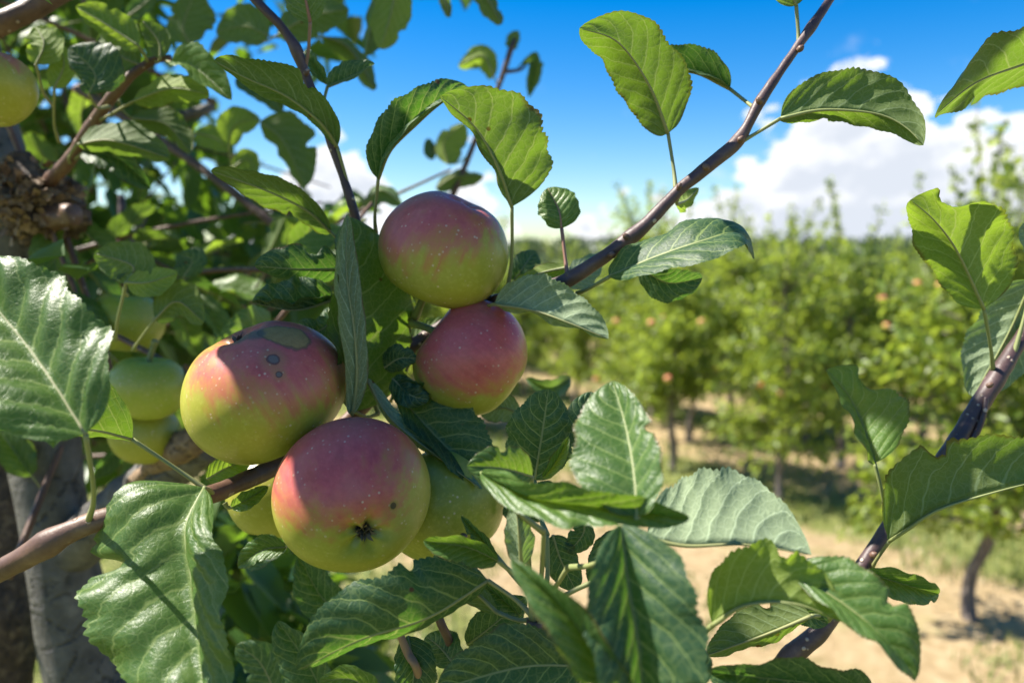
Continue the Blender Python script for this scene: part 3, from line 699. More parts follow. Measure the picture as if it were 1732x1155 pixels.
# upper left woody pieces behind
branch([(-120, 95, .55), (0, 42, .55), (90, -5, .56), (200, -70, .58)], [.0085, .0080, .0076, .006], TWIG_BROWN)
branch([(60, 330, .66), (110, 280, .62), (160, 205, .59), (210, 140, .575), (255, 105, .57), (290, 98, .57)], [.007, .0052, .0044, .0038, .003, .002], TWIG_BROWN)
branch([(130, 150, 1.0), (290, 250, .95), (400, 330, .92), (500, 412, .9), (560, 470, .92)], [.006, .0055, .005, .0042, .003], TWIG_BROWN)
branch([(230, 230, 1.0), (285, 205, 1.0), (340, 188, 1.0), (360, 178, 1.02)], [.008, .0075, .007, .005], BARK)
branch([(205, 330, .95), (206, 400, .95), (200, 520, 1.0)], [.004, .004, .004], TWIG)
branch([(245, 350, 1.05), (225, 420, 1.05), (190, 560, 1.1)], [.006, .006, .006], BARK)
# thin twig against the sky
branch([(700, 470, 1.0), (770, 320, .96), (805, 235, .95), (842, 150, .93), (862, 90, .92), (871, 66, .92)], [.0045, .0036, .0033, .003, .0034, .002], TWIG)
branch([(852, 122, .925), (880, 118, .93), (893, 106, .93)], [.0024, .0018, .0012], TWIG)

def bud(px, d0, s=1.0):
    b = P(*px); e = unit(RIGHT * d0[0] + UP * d0[1] - FWD * d0[2])
    tv, tf = tube([b - e * .001, b + e * .0006 * s, b + e * .0016 * s, b + e * .0027 * s], [.0014 * s, .0017 * s, .0014 * s, .0006], 10, 12, .2, 400); part('bud', tv, tf, TWIG_BROWN)
for q, d0 in (((1352, 84, .412), (.5, .4, .5)), ((1252, 238, .407), (.3, .6, .6)), ((1148, 318, .407), (.3, .8, .5)), ((1286, 172, .407), (-.7, .5, .3)), ((1036, 432, .408), (-.4, .2, .8)), ((1033, 432, .405), (.6, .3, .6)), ((962, 470, .416), (-.3, .8, .4)),
              ((518, 124, .441), (.5, .6, .4)), ((1672, 652, .43), (.6, .4, .5)), ((1622, 752, .425), (-.5, .5, .6)), ((1476, 938, .42), (.5, .5, .6)), ((154, 880, .366), (.1, .8, .5)), ((355, 835, .38), (.4, .8, .4)), ((1060, 402, .407), (-.6, .7, .2)), ((1195, 284, .407), (-.5, .6, .4))):
    bud(q, d0)
# leaves ---------------------------------------------------------------------------------------------------------------
D, U = 'D', 'U'
P_, Y_, K_ = LEAF_PALE, LEAF_YOUNG, LEAF_DARK
# upper right, underside to the camera
leaf([(1130, 226, .415), (1098, 145, .402), (1045, 72, .388), (980, 48, .378)], 74, 34, D, (1143, 322, .41), sR=-1, sL=1)
leaf([(1235, 150, .43), (1170, 122, .43), (1110, 132, .44), (1068, 168, .45)], 36, 14, U, (1281, 186, .41), K_)
leaf([(1320, 200, .405), (1390, 186, .40), (1480, 192, .395), (1530, 214, .39), (1562, 246, .385)], 6, 72, D, (1249, 243, .41), sR=1, sL=-1)
leaf([(1346, 10, .415), (1325, -40, .41), (1290, -90, .41)], 40, 34, D, (1350, 84, .415))
leaf([(1840, 70, .40), (1732, 108, .395), (1650, 140, .385), (1582, 194, .375)], 52, 30, D, (1900, 40, .42), sR=-1, sL=1)
leaf([(1030, 467, .40), (1110, 434, .385), (1190, 407, .375), (1243, 396, .38), (1276, 437, .40)], 34, 44, U, (975, 497, .425), K_, quilt=.0004, sL=1, sR=-1)
leaf([(1080, 452, .43), (1130, 478, .43), (1188, 470, .435)], 34, 22, U, None, K_)
leaf([(1144, 346, .42), (1162, 338, .44), (1182, 318, .45)], 15, 20, D, (1146, 332, .415), Y_)
# right of the cluster
leaf([(836, 514, .425), (900, 524, .41), (960, 545, .40), (1029, 573, .395)], 8, 62, D, (812, 520, .45), P_, wave=.10, sL=-1, sR=1)
leaf([(962, 452, .43), (915, 462, .435), (866, 482, .44)], 16, 16, D, (950, 478, .42), Y_)
leaf([(955, 480, .45), (985, 455, .46), (1015, 432, .47)], 32, 20, D, None, P_)
leaf([(868, 476, .49), (885, 452, .49), (905, 424, .50)], 26, 22, U, None, K_)
leaf([(950, 386, .425), (945, 355, .425), (926, 318, .43)], 38, 34, U, (960, 468, .42), LEAF, stalk=STALK_RED, sR=1, sL=1)
leaf([(866, 350, .42), (842, 282, .405), (803, 215, .395), (744, 163, .385)], 104, 8, D, (859, 488, .44), sR=-1, sL=1)
leaf([(639, 303, .43), (660, 255, .425), (703, 212, .42), (745, 176, .42), (792, 148, .43)], 9, 44, U, (636, 398, .455), K_, aspect=.23)
leaf([(571, 248, .445), (542, 207, .43), (485, 163, .42), (416, 132, .41), (362, 103, .405)], 40, 11, D, (600, 368, .455), aspect=.22, sR=-1, sL=1)
leaf([(560, 392, .455), (520, 356, .44), (450, 322, .43), (357, 289, .425)], 25, 25, D, (612, 440, .47), aspect=.2, sR=-1, sL=1)
leaf([(553, 146, .46), (590, 132, .455), (634, 108, .455)], 12, 28, U, (552, 182, .45), K_)
leaf([(552, 142, .47), (536, 118, .47), (518, 84, .475)], 12, 12, U, None, K_)
leaf([(525, 38, .435), (515, -10, .43), (500, -70, .43)], 36, 36, D, (514, 122, .445), LEAF, stalk=STALK_RED)
# left of the cluster, damaged ones
leaf([(578, 455, .455), (500, 455, .445), (430, 450, .44)], 46, 22, U, (620, 470, .47), K_, sL=1, bite=(.35, .10, 1, .45))
leaf([(566, 506, .445), (500, 524, .435), (426, 512, .43)], 56, -14, U, (600, 520, .47), K_, wave=.16, quilt=.0016, aspect=.22)
# the tall folded leaf between the apples
leaf([(600, 696, .445), (592, 620, .437), (590, 540, .435), (592, 450, .436), (588, 366, .44)], 100, 5, U, (640, 700, .46), LEAF, sR=1, sL=-1, aspect=.40, quilt=.0005)
leaf([(594, 702, .408), (602, 640, .404), (598, 560, .402), (585, 460, .405), (588, 362, .412)], 19, 17, D, None, P_, sR=1, sL=-1, aspect=.10, wave=.05)
leaf([(620, 640, .425), (662, 708, .415), (735, 768, .41), (816, 828, .405)], 14, 13, D, (612, 620, .45), P_, aspect=.12, wave=.04)
leaf([(672, 668, .440), (734, 735, .425), (775, 778, .418), (814, 828, .415)], 14, 84, U, None, K_, sL=1)
leaf([(650, 622, .435), (676, 606, .43), (706, 606, .43)], 20, 26, U, None, K_, rows=50)
leaf([(664, 640, .432), (695, 668, .425), (726, 676, .425)], 26, 24, U, None, K_, rows=50, wave=.2)
leaf([(676, 645, .43), (710, 655, .43), (756, 652, .432)], 14, 10, U, None, K_, rows=50)
leaf([(560, 545, .47), (535, 560, .46), (505, 545, .46)], 22, 24, U, None, K_, rows=50)
leaf([(575, 590, .47), (560, 560, .47), (555, 520, .48)], 22, 22, U, None, K_, rows=50)
leaf([(690, 500, .48), (692, 530, .475), (686, 560, .47)], 12, 12, D, None, P_, rows=40)
leaf([(700, 690, .47), (740, 660, .475), (760, 620, .48)], 24, 24, D, None, LEAF, rows=50)
leaf([(690, 600, .49), (720, 565, .495), (760, 540, .5)], 24, 24, D, None, LEAF, rows=50)
# left foreground
leaf([(144, 734, .285), (95, 655, .294), (42, 580, .305), (-20, 505, .315), (-75, 440, .32)], 128, 92, U, (150, 880, .338), LEAF, quilt=.0013, wave=.09, sR=1, sL=-1)
leaf([(224, 744, .365), (160, 728, .355), (70, 724, .35), (-60, 712, .35)], 100, 14, U, (352, 830, .372), LEAF, sL=1)
leaf([(345, 824, .352), (314, 893, .336), (325, 990, .325), (340, 1110, .308), (350, 1230, .29)], 190, 92, U, (360, 836, .372), LEAF, aspect=.3, quilt=.0011, wave=.10)
leaf([(350, 810, .42), (385, 790, .42), (424, 778, .425)], 24, 20, U, None, Y_, rows=50)
leaf([(392, 858, .40), (420, 843, .40), (454, 822, .41)], 16, 14, U, (380, 850, .40), LEAF, rows=50)
leaf([(484, 925, .42), (445, 930, .42), (402, 958, .42)], 26, 14, U, None, LEAF, rows=50)
leaf([(420, 960, .50), (450, 935, .5), (500, 905, .5)], 16, 22, U, None, K_, rows=50)
# bottom centre rosette
leaf([(826, 982, .34), (726, 1044, .325), (610, 1082, .32), (502, 1134, .315)], 104, 26, U, (905, 1046, .335), K_, sL=1, wave=.10)
leaf([(840, 1035, .345), (800, 1000, .35), (735, 965, .36)], 14, 24, D, (905, 1046, .335), LEAF, aspect=.18)
leaf([(985, 1125, .335), (880, 1128, .33), (740, 1165, .33)], 74, 60, U, (910, 1050, .335), K_)
leaf([(1050, 886, .262), (1062, 990, .256), (1080, 1100, .25), (1092, 1280, .245)], 88, 110, U, None, K_, aspect=.34)
leaf([(1075, 1230, .25), (1010, 1110, .245), (940, 1015, .245), (864, 944, .25)], 36, 46, U, (1000, 1320, .30), LEAF, aspect=.16)
leaf([(1078, 872, .265), (1072, 795, .275), (1058, 718, .288), (1036, 644, .300)], 42, 104, U, (960, 960, .32), LEAF, aspect=.26)
leaf([(812, 800, .30), (900, 842, .285), (1010, 856, .275), (1166, 876, .27)], 24, 42, U, (920, 900, .32), LEAF, aspect=.2)
leaf([(900, 806, .315), (850, 792, .305), (790, 788, .30)], 42, 32, U, (890, 880, .325), LEAF)
leaf([(904, 812, .37), (916, 740, .365), (928, 658, .362)], 54, 62, U, (925, 905, .35), K_)
leaf([(918, 808, .36), (940, 780, .36), (962, 738, .36)], 12, 12, U, None, Y_, rows=50)
leaf([(1010, 760, .37), (985, 720, .37), (1000, 662, .375)], 30, 36, U, None, K_, rows=60)
leaf([(842, 948, .33), (790, 925, .325), (716, 914, .32)], 24, 24, U, (900, 990, .335), LEAF, rows=60)
leaf([(882, 958, .32), (878, 905, .315), (872, 848, .315)], 26, 26, D, (900, 1000, .33), P_, rows=60)
leaf([(840, 940, .36), (810, 905, .36), (780, 872, .36)], 12, 10, U, (905, 1010, .345), P_, rows=60)
leaf([(935, 905, .40), (950, 950, .40), (975, 1000, .40)], 30, 30, U, None, K_, rows=60)
leaf([(880, 1040, .37), (840, 1005, .37), (800, 975, .38)], 20, 20, U, None, K_, rows=60)
leaf([(990, 880, .40), (985, 905, .40), (960, 935, .40)], 22, 22, U, None, K_, rows=60)
leaf([(770, 1125, .36), (745, 1095, .37), (720, 1075, .38)], 36, 30, U, None, K_, rows=60)
leaf([(690, 1075, .37), (700, 1130, .36), (690, 1200, .36)], 30, 40, U, None, K_, rows=60)
leaf([(560, 1200, .45), (520, 1120, .45), (470, 1050, .45)], 40, 44, U, None, K_, rows=50)
leaf([(470, 1180, .5), (440, 1120, .5), (400, 1090, .5)], 40, 34, U, None, K_, rows=50)
leaf([(600, 1060, .48), (545, 1010, .48), (505, 940, .48)], 40, 34, U, None, K_, rows=50)
leaf([(640, 1190, .40), (600, 1150, .40), (540, 1150, .40)], 30, 30, U, None, LEAF, rows=50)
leaf([(790, 1090, .38), (830, 1060, .38), (890, 1010, .385)], 34, 34, U, None, K_, rows=50)
leaf([(1060, 900, .36), (1030, 940, .36), (1010, 1010, .36)], 34, 40, U, None, K_, rows=50)
leaf([(940, 820, .42), (905, 850, .42), (850, 870, .42)], 30, 34, U, None, K_, rows=50)
leaf([(880, 700, .46), (850, 690, .46), (812, 700, .46)], 24, 24, D, None, P_, rows=50)
leaf([(1150, 1180, .30), (1165, 1120, .30), (1150, 1060, .305)], 40, 40, U, None, K_, rows=50)
leaf([(960, 700, .44), (1000, 690, .44), (1040, 668, .44)], 26, 22, U, None, K_, rows=50)
# pale sunlit leaf and the right-hand group
leaf([(1094, 908, .305), (1160, 922, .302), (1260, 920, .298), (1373, 938, .295)], 8, 118, D, (1010, 980, .34), P_, aspect=.55, wave=.05, sL=1)
leaf([(1204, 1056, .295), (1262, 1022, .285), (1345, 1020, .278), (1425, 1052, .275)], 12, 100, D, (1172, 1092, .34), Y_, aspect=.25, sL=-1, sR=1)
leaf([(1338, 966, .285), (1425, 1020, .274), (1490, 1075, .266), (1549, 1149, .262)], 22, 76, U, (1300, 985, .32), LEAF, aspect=.25, sL=1)
leaf([(1372, 1040, .36), (1300, 1070, .36), (1196, 1108, .36)], 44, 34, D, (1400, 1050, .42), LEAF)
leaf([(1470, 1165, .32), (1340, 1150, .315), (1195, 1135, .31)], 56, 60, U, (1500, 1240, .36), K_)
leaf([(1460, 965, .41), (1520, 985, .41), (1588, 1004, .415)], 26, 26, U, (1440, 975, .42), LEAF, rows=60)
leaf([(1330, 1010, .37), (1370, 1040, .37), (1400, 1055, .37)], 22, 22, U, None, K_, rows=50)
leaf([(1398, 968, .35), (1370, 965, .35), (1330, 985, .35)], 22, 22, U, None, K_, rows=50)
leaf([(1504, 914, .405), (1535, 894, .395), (1585, 862, .385), (1680, 832, .375), (1830, 795, .37)], 9, 112, D, (1472, 965, .425), LEAF, aspect=.25, sL=-1, sR=1)
leaf([(1480, 783, .420), (1457, 715, .442), (1432, 665, .460), (1398, 625, .464)], 86, 34, U, (1497, 850, .425), Y_, aspect=.3, quilt=.0006, bite=(.74, .12, 1, .55))  # brighter yellow-green material stands in for sunlight on this curled leaf
leaf([(1664, 522, .415), (1620, 428, .395), (1582, 375, .382), (1540, 338, .372)], 104, 18, D, (1680, 628, .44), Y_, sR=-1, sL=1, aspect=.3, bite=(.80, .09, 1, .5))
leaf([(1745, 475, .44), (1705, 565, .45), (1645, 672, .455)], 56, 62, D, (1715, 600, .44), P_)
leaf([(1790, 420, .42), (1760, 400, .42), (1725, 385, .42)], 40, 40, D, None, P_, rows=50)
leaf([(1700, 775, .40), (1735, 765, .40), (1800, 755, .40)], 14, 14, U, None, K_, rows=40)
leaf([(965, 640, .60), (930, 655, .58), (890, 640, .58)], 14, 20, U, None, P_, rows=40)
# the nearer blurred sprays of the crown, upper left
B = dict(rows=44, cols=6)
leaf([(225, 172, .56), (290, 150, .55), (354, 160, .545)], 14, 34, D, (165, 205, .59), Y_, **B)
leaf([(235, 78, .55), (180, 42, .55), (128, 12, .55)], 34, 22, D, (250, 105, .57), Y_, **B)
leaf([(62, 110, .54), (75, 75, .54), (60, 45, .545)], 36, 30, D, (90, 180, .58), Y_, **B)
leaf([(92, 150, .55), (108, 110, .55), (98, 68, .55)], 10, 26, D, (100, 240, .6), Y_, **B)
leaf([(150, 160, .53), (160, 125, .53), (118, 80, .53)], 56, 28, U, (185, 180, .58), K_, **B)
leaf([(235, 110, .57), (205, 95, .57), (170, 55, .58)], 44, 44, D, (255, 106, .57), LEAF, **B)
leaf([(130, 245, .57), (190, 238, .56), (287, 268, .555)], 14, 42, D, (120, 280, .62), LEAF, **B)
leaf([(140, 258, .60), (200, 268, .60), (256, 320, .60)], 26, 26, U, (115, 290, .63), K_, **B)
leaf([(222, 200, .62), (280, 210, .62), (322, 258, .62)], 18, 30, D, (200, 170, .6), LEAF, **B)
leaf([(290, 105, .56), (330, 115, .55), (392, 170, .54)], 16, 36, U, (280, 100, .57), LEAF, **B)
leaf([(272, 98, .56), (268, 70, .56), (240, 35, .56)], 22, 20, D, (262, 104, .57), LEAF, **B)
leaf([(388, 245, .80), (398, 212, .79), (440, 200, .79)], 22, 32, D, (392, 285, .82), Y_, **B)
leaf([(330, 225, .82), (365, 235, .82), (385, 255, .82)], 22, 20, D, (320, 240, .85), Y_, **B)
leaf([(392, 285, .80), (418, 270, .80), (436, 295, .80)], 22, 20, D, (392, 300, .82), Y_, **B)
leaf([(440, 205, .78), (480, 240, .77), (516, 318, .77)], 22, 52, D, (420, 190, .80), LEAF, **B)
leaf([(322, 75, .80), (310, 45, .80), (330, -15, .80)], 52, 30, D, (325, 110, .82), LEAF, **B)
leaf([(215, 30, .85), (240, 10, .85), (262, -10, .85)], 18, 18, D, None, K_, **B)
leaf([(455, 62, .74), (415, 45, .74), (365, 55, .74)], 40, 30, D, (500, 60, .75), LEAF, **B)
leaf([(470, 60, .72), (520, 30, .72), (590, 15, .72)], 30, 34, D, (440, 70, .75), LEAF, **B)
leaf([(400, 130, .75), (450, 150, .75), (478, 190, .76)], 26, 26, U, None, K_, **B)
leaf([(545, 62, .78), (590, 82, .78), (635, 152, .78)], 18, 18, D, (520, 62, .8), LEAF, **B)
leaf([(640, -40, .72), (632, 20, .72), (618, 95, .72)], 18, 34, D, (640, -90, .75), K_, **B)
leaf([(668, -50, .70), (664, 10, .70), (644, 84, .70)], 36, 30, D, (660, -100, .75), Y_, **B)
leaf([(800, -35, .72), (828, 5, .72), (848, 42, .72)], 18, 16, D, (780, -90, .75), LEAF, **B)
leaf([(742, -30, .72), (752, 0, .72), (760, 30, .72)], 10, 10, D, None, LEAF, **B)
leaf([(836, 130, .93), (815, 95, .93), (775, 112, .93)], 22, 16, D, (844, 148, .93), Y_, **B)
leaf([(868, 85, .92), (866, 70, .92), (876, 52, .92)], 12, 12, U, (862, 92, .92), LEAF, **B)
leaf([(880, 110, .93), (905, 108, .93), (895, 165, .93)], 12, 14, U, (876, 116, .93), P_, **B)
leaf([(758, 278, .95), (752, 240, .95), (785, 208, .95)], 34, 18, D, (790, 265, .95), Y_, **B)
leaf([(735, 250, .97), (730, 260, .97), (722, 235, .97)], 12, 12, U, None, K_, **B)
leaf([(738, 318, .95), (770, 298, .95), (818, 298, .95)], 20, 14, D, (760, 330, .97), LEAF, **B)
leaf([(612, 345, .8), (645, 322, .8), (680, 345, .8)], 20, 14, D, None, K_, **B)
# behind, left of the apples
leaf([(214, 480, .52), (225, 450, .52), (160, 428, .52)], 40, 34, D, (195, 575, .55), LEAF, **B)
leaf([(214, 478, .515), (250, 478, .51), (300, 462, .51)], 26, 24, D, (215, 500, .54), Y_, **B)
leaf([(262, 540, .52), (300, 510, .52), (345, 545, .52)], 26, 40, D, (225, 592, .56), LEAF, **B)
leaf([(310, 470, .6), (325, 440, .6), (300, 430, .6)], 26, 26, U, None, K_, **B)
leaf([(60, 585, .5), (75, 520, .5), (60, 455, .5)], 30, 30, U, None, K_, **B)

# apples ---------------------------------------------------------------------------------------------------------------
def apple(px, py, d, R, stem_cam, blush_cam, label, marks=(), squash=.88, lob=.02, seed=1, stem=True, stem_to=None, amount=0.0, res=(72, 96), group='apples of the near cluster', calyx=True, red=None, green=None):
    """stem_cam, blush_cam: directions as (right, up, towards the camera)"""
    c = P(px, py, d)
    tow = lambda q: unit(RIGHT * q[0] + UP * q[1] - FWD * q[2])
    z = tow(stem_cam); h = np.array([0.3, 0.1, 0.95]); x = unit(np.cross(h, z)); y = np.cross(z, x)
    Rm = np.stack([x, y, z], 1)
    n1, n2 = res; th = np.linspace(0, np.pi, n1); ph = np.linspace(0, 2 * np.pi, n2, endpoint=False)
    TH, PH = np.meshgrid(th, ph, indexing='ij')
    rho = np.sin(TH) * (1 + .035 * np.cos(TH)) * (1 + lob * np.cos(5 * PH + seed) * (TH / np.pi) ** 2)
    zz = squash * np.cos(TH) - .30 * np.exp(-(TH / .36) ** 2) * squash + .20 * np.exp(-((np.pi - TH) / .30) ** 2) * (1 + .2 * np.cos(5 * PH + seed))
    v = np.stack([rho * np.cos(PH), rho * np.sin(PH), zz], -1).reshape(-1, 3)
    v = v * (1 + .022 * vnoise(v, 2.2, seed)[:, None]) * R
    i = np.arange(n1 * n2).reshape(n1, n2); j = np.roll(i, -1, 1)
    f = np.stack([i[:-1], i[1:], j[1:], j[:-1]], -1).reshape(-1, 4)
    bl = unit(v) @ (Rm.T @ tow(blush_cam))
    mk = []
    for (mx, my, rad, kind) in marks:             # a mark seen at a pixel: found on the skin facing the camera
        if mx == 'calyx': mk.append((np.array([0, 0, -(squash - .20) * R]), rad, kind)); continue
        if kind == 'russet':
            cs = []
            for qx, qy in zip(mx, my):
                ray = unit(P(qx, qy, 1) - EYE); rel = v @ Rm.T + c - EYE; al = rel @ ray; dist = np.linalg.norm(rel - al[:, None] * ray, axis=1); near = dist < .004
                cs.append(v[np.where(near)[0][np.argmin(al[near])] if near.any() else int(np.argmin(dist))])
            mk.append((cs, rad, kind)); continue
        ray = unit(P(mx, my, 1) - EYE); w = v @ Rm.T + c; rel = w - EYE; al = rel @ ray; dist = np.linalg.norm(rel - al[:, None] * ray, axis=1)
        near = dist < .004
        kx = np.where(near)[0][np.argmin(al[near])] if near.any() else int(np.argmin(dist))
        mk.append((v[kx], rad, kind))
    bm = apple_material('apple_skin', mk, amount=amount, **({'red': red} if red else {}), **({'green': green} if green else {}))
    me = mesh_from('apple', v, f, bm, attrs={'blush': bl})
    o = link('apple', me, loc=c); o.rotation_euler = Matrix(Rm.tolist()).to_euler()
    o['label'] = label; o['category'] = 'apple'; o['group'] = group
    if stem:
        e = np.array([.15, .1, 1.25]) * R if stem_to is None else Rm.T @ (P(*stem_to) - c)
        tv, tf = tube([(0, 0, .50 * R), (0.01 * R, 0, .72 * R), .5 * np.array([0, 0, .8 * R]) + .5 * e, e], [.0026, .0022, .0021, .0027], 10, 18)
        link('stem', mesh_from('stem', tv, tf, STALK), o)
    if calyx:
        fl = []; rr = np.random.default_rng(seed)
        zc = -(squash - .20) * R
        for k in range(9):
            a = 2 * np.pi * k / 9 + rr.uniform(-.2, .2); q = np.array([math.cos(a), math.sin(a), 0]); s = np.array([-q[1], q[0], 0])
            l = rr.uniform(.09, .17) * R; ht = rr.uniform(.02, .16) * R
            fl.append((np.array([q * .02 * R - s * .03 * R + [0, 0, zc + .01], q * .02 * R + s * .03 * R + [0, 0, zc + .01], q * l * .6 + s * .025 * R + [0, 0, zc - ht * .7], q * l + [rr.uniform(-.02, .02) * R, 0, zc - ht], q * l * .6 - s * .025 * R + [0, 0, zc - ht * .7]]), [(0, 1, 2, 4), (4, 2, 3)]))
        link('calyx', mesh_from('calyx', *join(fl), SEPAL), o)
    return o

apple(449, 660, .412, .0424, (.42, -.86, -.25), (.22, .80, .50), 'sunburnt looking apple with brown russet scar and grey scab spots, left of the folded leaf',
      [((496, 474, 446), (556, 551, 549), (.0100, .0085, .0055), 'russet'), (425, 553, .006, 'grey'), (400, 562, .006, 'grey'), (463, 597, .0030, 'scab'), (474, 622, .0016, 'scab')], squash=.84, seed=3, stem=False)
apple(597, 834, .385, .0378, (-.34, .44, -.83), (-.05, .72, .55), 'largest apple at the front of the cluster, its dark open calyx facing outward',
      [('calyx', 0, .0050, 'dark'), (680, 853, .0018, 'dark')], squash=.93, seed=5, stem=False)
apple(751, 425, .437, .0358, (-.40, -.85, -.22), (-.10, .75, .55), 'topmost apple of the cluster, dusky pink above and yellow green below', squash=.90, seed=8, stem_to=(703, 535, .465), calyx=False, amount=-.02, red=(.50, .11, .105))
apple(797, 606, .445, .0330, (-.78, .60, .10), (.05, .62, .75), 'smaller pink flushed apple at right of the cluster against the blurred orchard', squash=.94, seed=11, stem_to=(690, 545, .47), calyx=False, amount=.10)
apple(752, 850, .435, .0350, (-.4, .75, -.2), (-.5, .5, -.3), 'shaded olive green apple half hidden behind the front apple', [(762, 938, .003, 'dark')], squash=.92, seed=13, stem=False, amount=-.9, green=(.20, .22, .022))  # skin green darkened to stand in for the front apple's shade
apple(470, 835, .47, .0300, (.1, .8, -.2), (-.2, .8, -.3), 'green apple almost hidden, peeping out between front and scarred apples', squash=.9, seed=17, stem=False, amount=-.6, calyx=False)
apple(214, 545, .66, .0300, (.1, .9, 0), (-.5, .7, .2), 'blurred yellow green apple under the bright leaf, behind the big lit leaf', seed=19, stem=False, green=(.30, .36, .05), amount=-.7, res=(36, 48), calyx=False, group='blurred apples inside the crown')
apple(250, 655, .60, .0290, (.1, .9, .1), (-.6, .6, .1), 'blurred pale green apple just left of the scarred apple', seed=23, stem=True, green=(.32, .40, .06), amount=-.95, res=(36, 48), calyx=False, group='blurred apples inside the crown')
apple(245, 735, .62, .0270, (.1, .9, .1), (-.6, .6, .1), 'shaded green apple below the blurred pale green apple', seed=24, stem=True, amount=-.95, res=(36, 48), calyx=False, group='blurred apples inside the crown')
apple(-18, 150, .50, .0270, (0, .95, 0), (.1, .9, .2), 'apple with red top cut by the edge, up by the thick brown branch', seed=29, stem=True, amount=-.30, res=(36, 48), calyx=False, group='blurred apples inside the crown')

# crown of the near tree: leaves on twigs behind and above -----------------------------------------------------------
def seg_dist(p, a):          # distance of points p from the sun ray that starts at a
    r = p - a; al = r @ SUN; return np.where(al > 0.01, np.linalg.norm(r - al[..., None] * SUN, axis=-1), 9)
LIT = [P(*q) for q in ((60, 560, .32), (120, 520, .33), (30, 500, .31), (160, 600, .33), (240, 950, .32), (190, 1030, .32), (330, 660, .380), (325, 620, .391), (335, 720, .379), (490, 830, .357), (484, 805, .362), (503, 868, .354), (1460, 720, .39), (1000, 445, .415), (1050, 410, .41), (1225, 870, .33), (1150, 850, .33), (1300, 880, .33), (1090, 780, .28), (1120, 860, .27), (1060, 700, .28), (1470, 1040, .29), (1500, 1000, .29),
       (215, 690, .355), (650, 590, .44), (620, 1060, .32), (560, 1110, .32), (290, 150, .55), (180, 40, .55), (70, 80, .54), (1170, 410, .38), (640, 600, .44), (1040, 1130, .25), (300, 470, .51), (1600, 440, .39), (1130, 120, .4), (1400, 180, .4), (940, 520, .41), (100, 340, .62), (80, 355, .62), (60, 1000, .70))]
SHADE = [P(*q) for q in ((450, 600, .37), (500, 640, .37), (420, 680, .37), (460, 720, .37), (540, 620, .38), (600, 740, .35), (650, 780, .35), (560, 760, .35), (620, 850, .345), (680, 820, .36), (570, 900, .35), (750, 360, .405), (700, 400, .41), (800, 390, .41), (750, 440, .40), (690, 460, .41), (770, 560, .415), (830, 570, .415), (800, 620, .41), (760, 640, .41), (720, 600, .42), (1040, 960, .262), (1100, 1000, .262), (900, 730, .365), (760, 730, .42), (590, 450, .42), (630, 470, .44), (640, 430, .44), (800, 700, .42), (310, 900, .32), (180, 930, .32), (380, 930, .32), (110, 450, .325), (580, 1010, .33), (90, 1100, .73), (600, 690, .35), (540, 800, .35), (480, 580, .37))]
LITN = LIT[6:12]; LITO = LIT[:6] + LIT[12:]; LITA = np.array(LIT)

VARL = []
for k in range(7):
    n = 26; a = np.linspace(0, 1, n + 1); ln = RNG.uniform(.06, .078)
    M = np.stack([0 * a, a * ln, -RNG.uniform(.05, .5) * ln * a ** 2 + .1 * ln * a], 1)
    fold = RNG.uniform(.2, .8); W = RNG.uniform(.24, .29) * ln
    sr = np.tile(np.array([math.cos(fold), 0, math.sin(fold)]) * W, (n + 1, 1)); sl = sr * [-1, 1, 1]
    v, f, uvs, nm = leaf_geometry(M, sr, sl, 1, W, 900 + k, 5, teeth=13, wave=.12)
    me = [mesh_from('leaf', v, f, m, uvs=uvs) for m in (LEAF, LEAF_YOUNG, LEAF_DARK)]
    tv, tf = tube([(0, -.022, -.006), (0, -.010, -.002), (0, 0, 0), (0, ln * .5, M[13, 2] - .0008), (0, ln * .95, M[24, 2] - .0003)], [.0011, .0009, .0009, .0006, .0002], 5, 14)
    VARL.append((me, mesh_from('petiole', tv, tf, STALK), v, f, uvs))

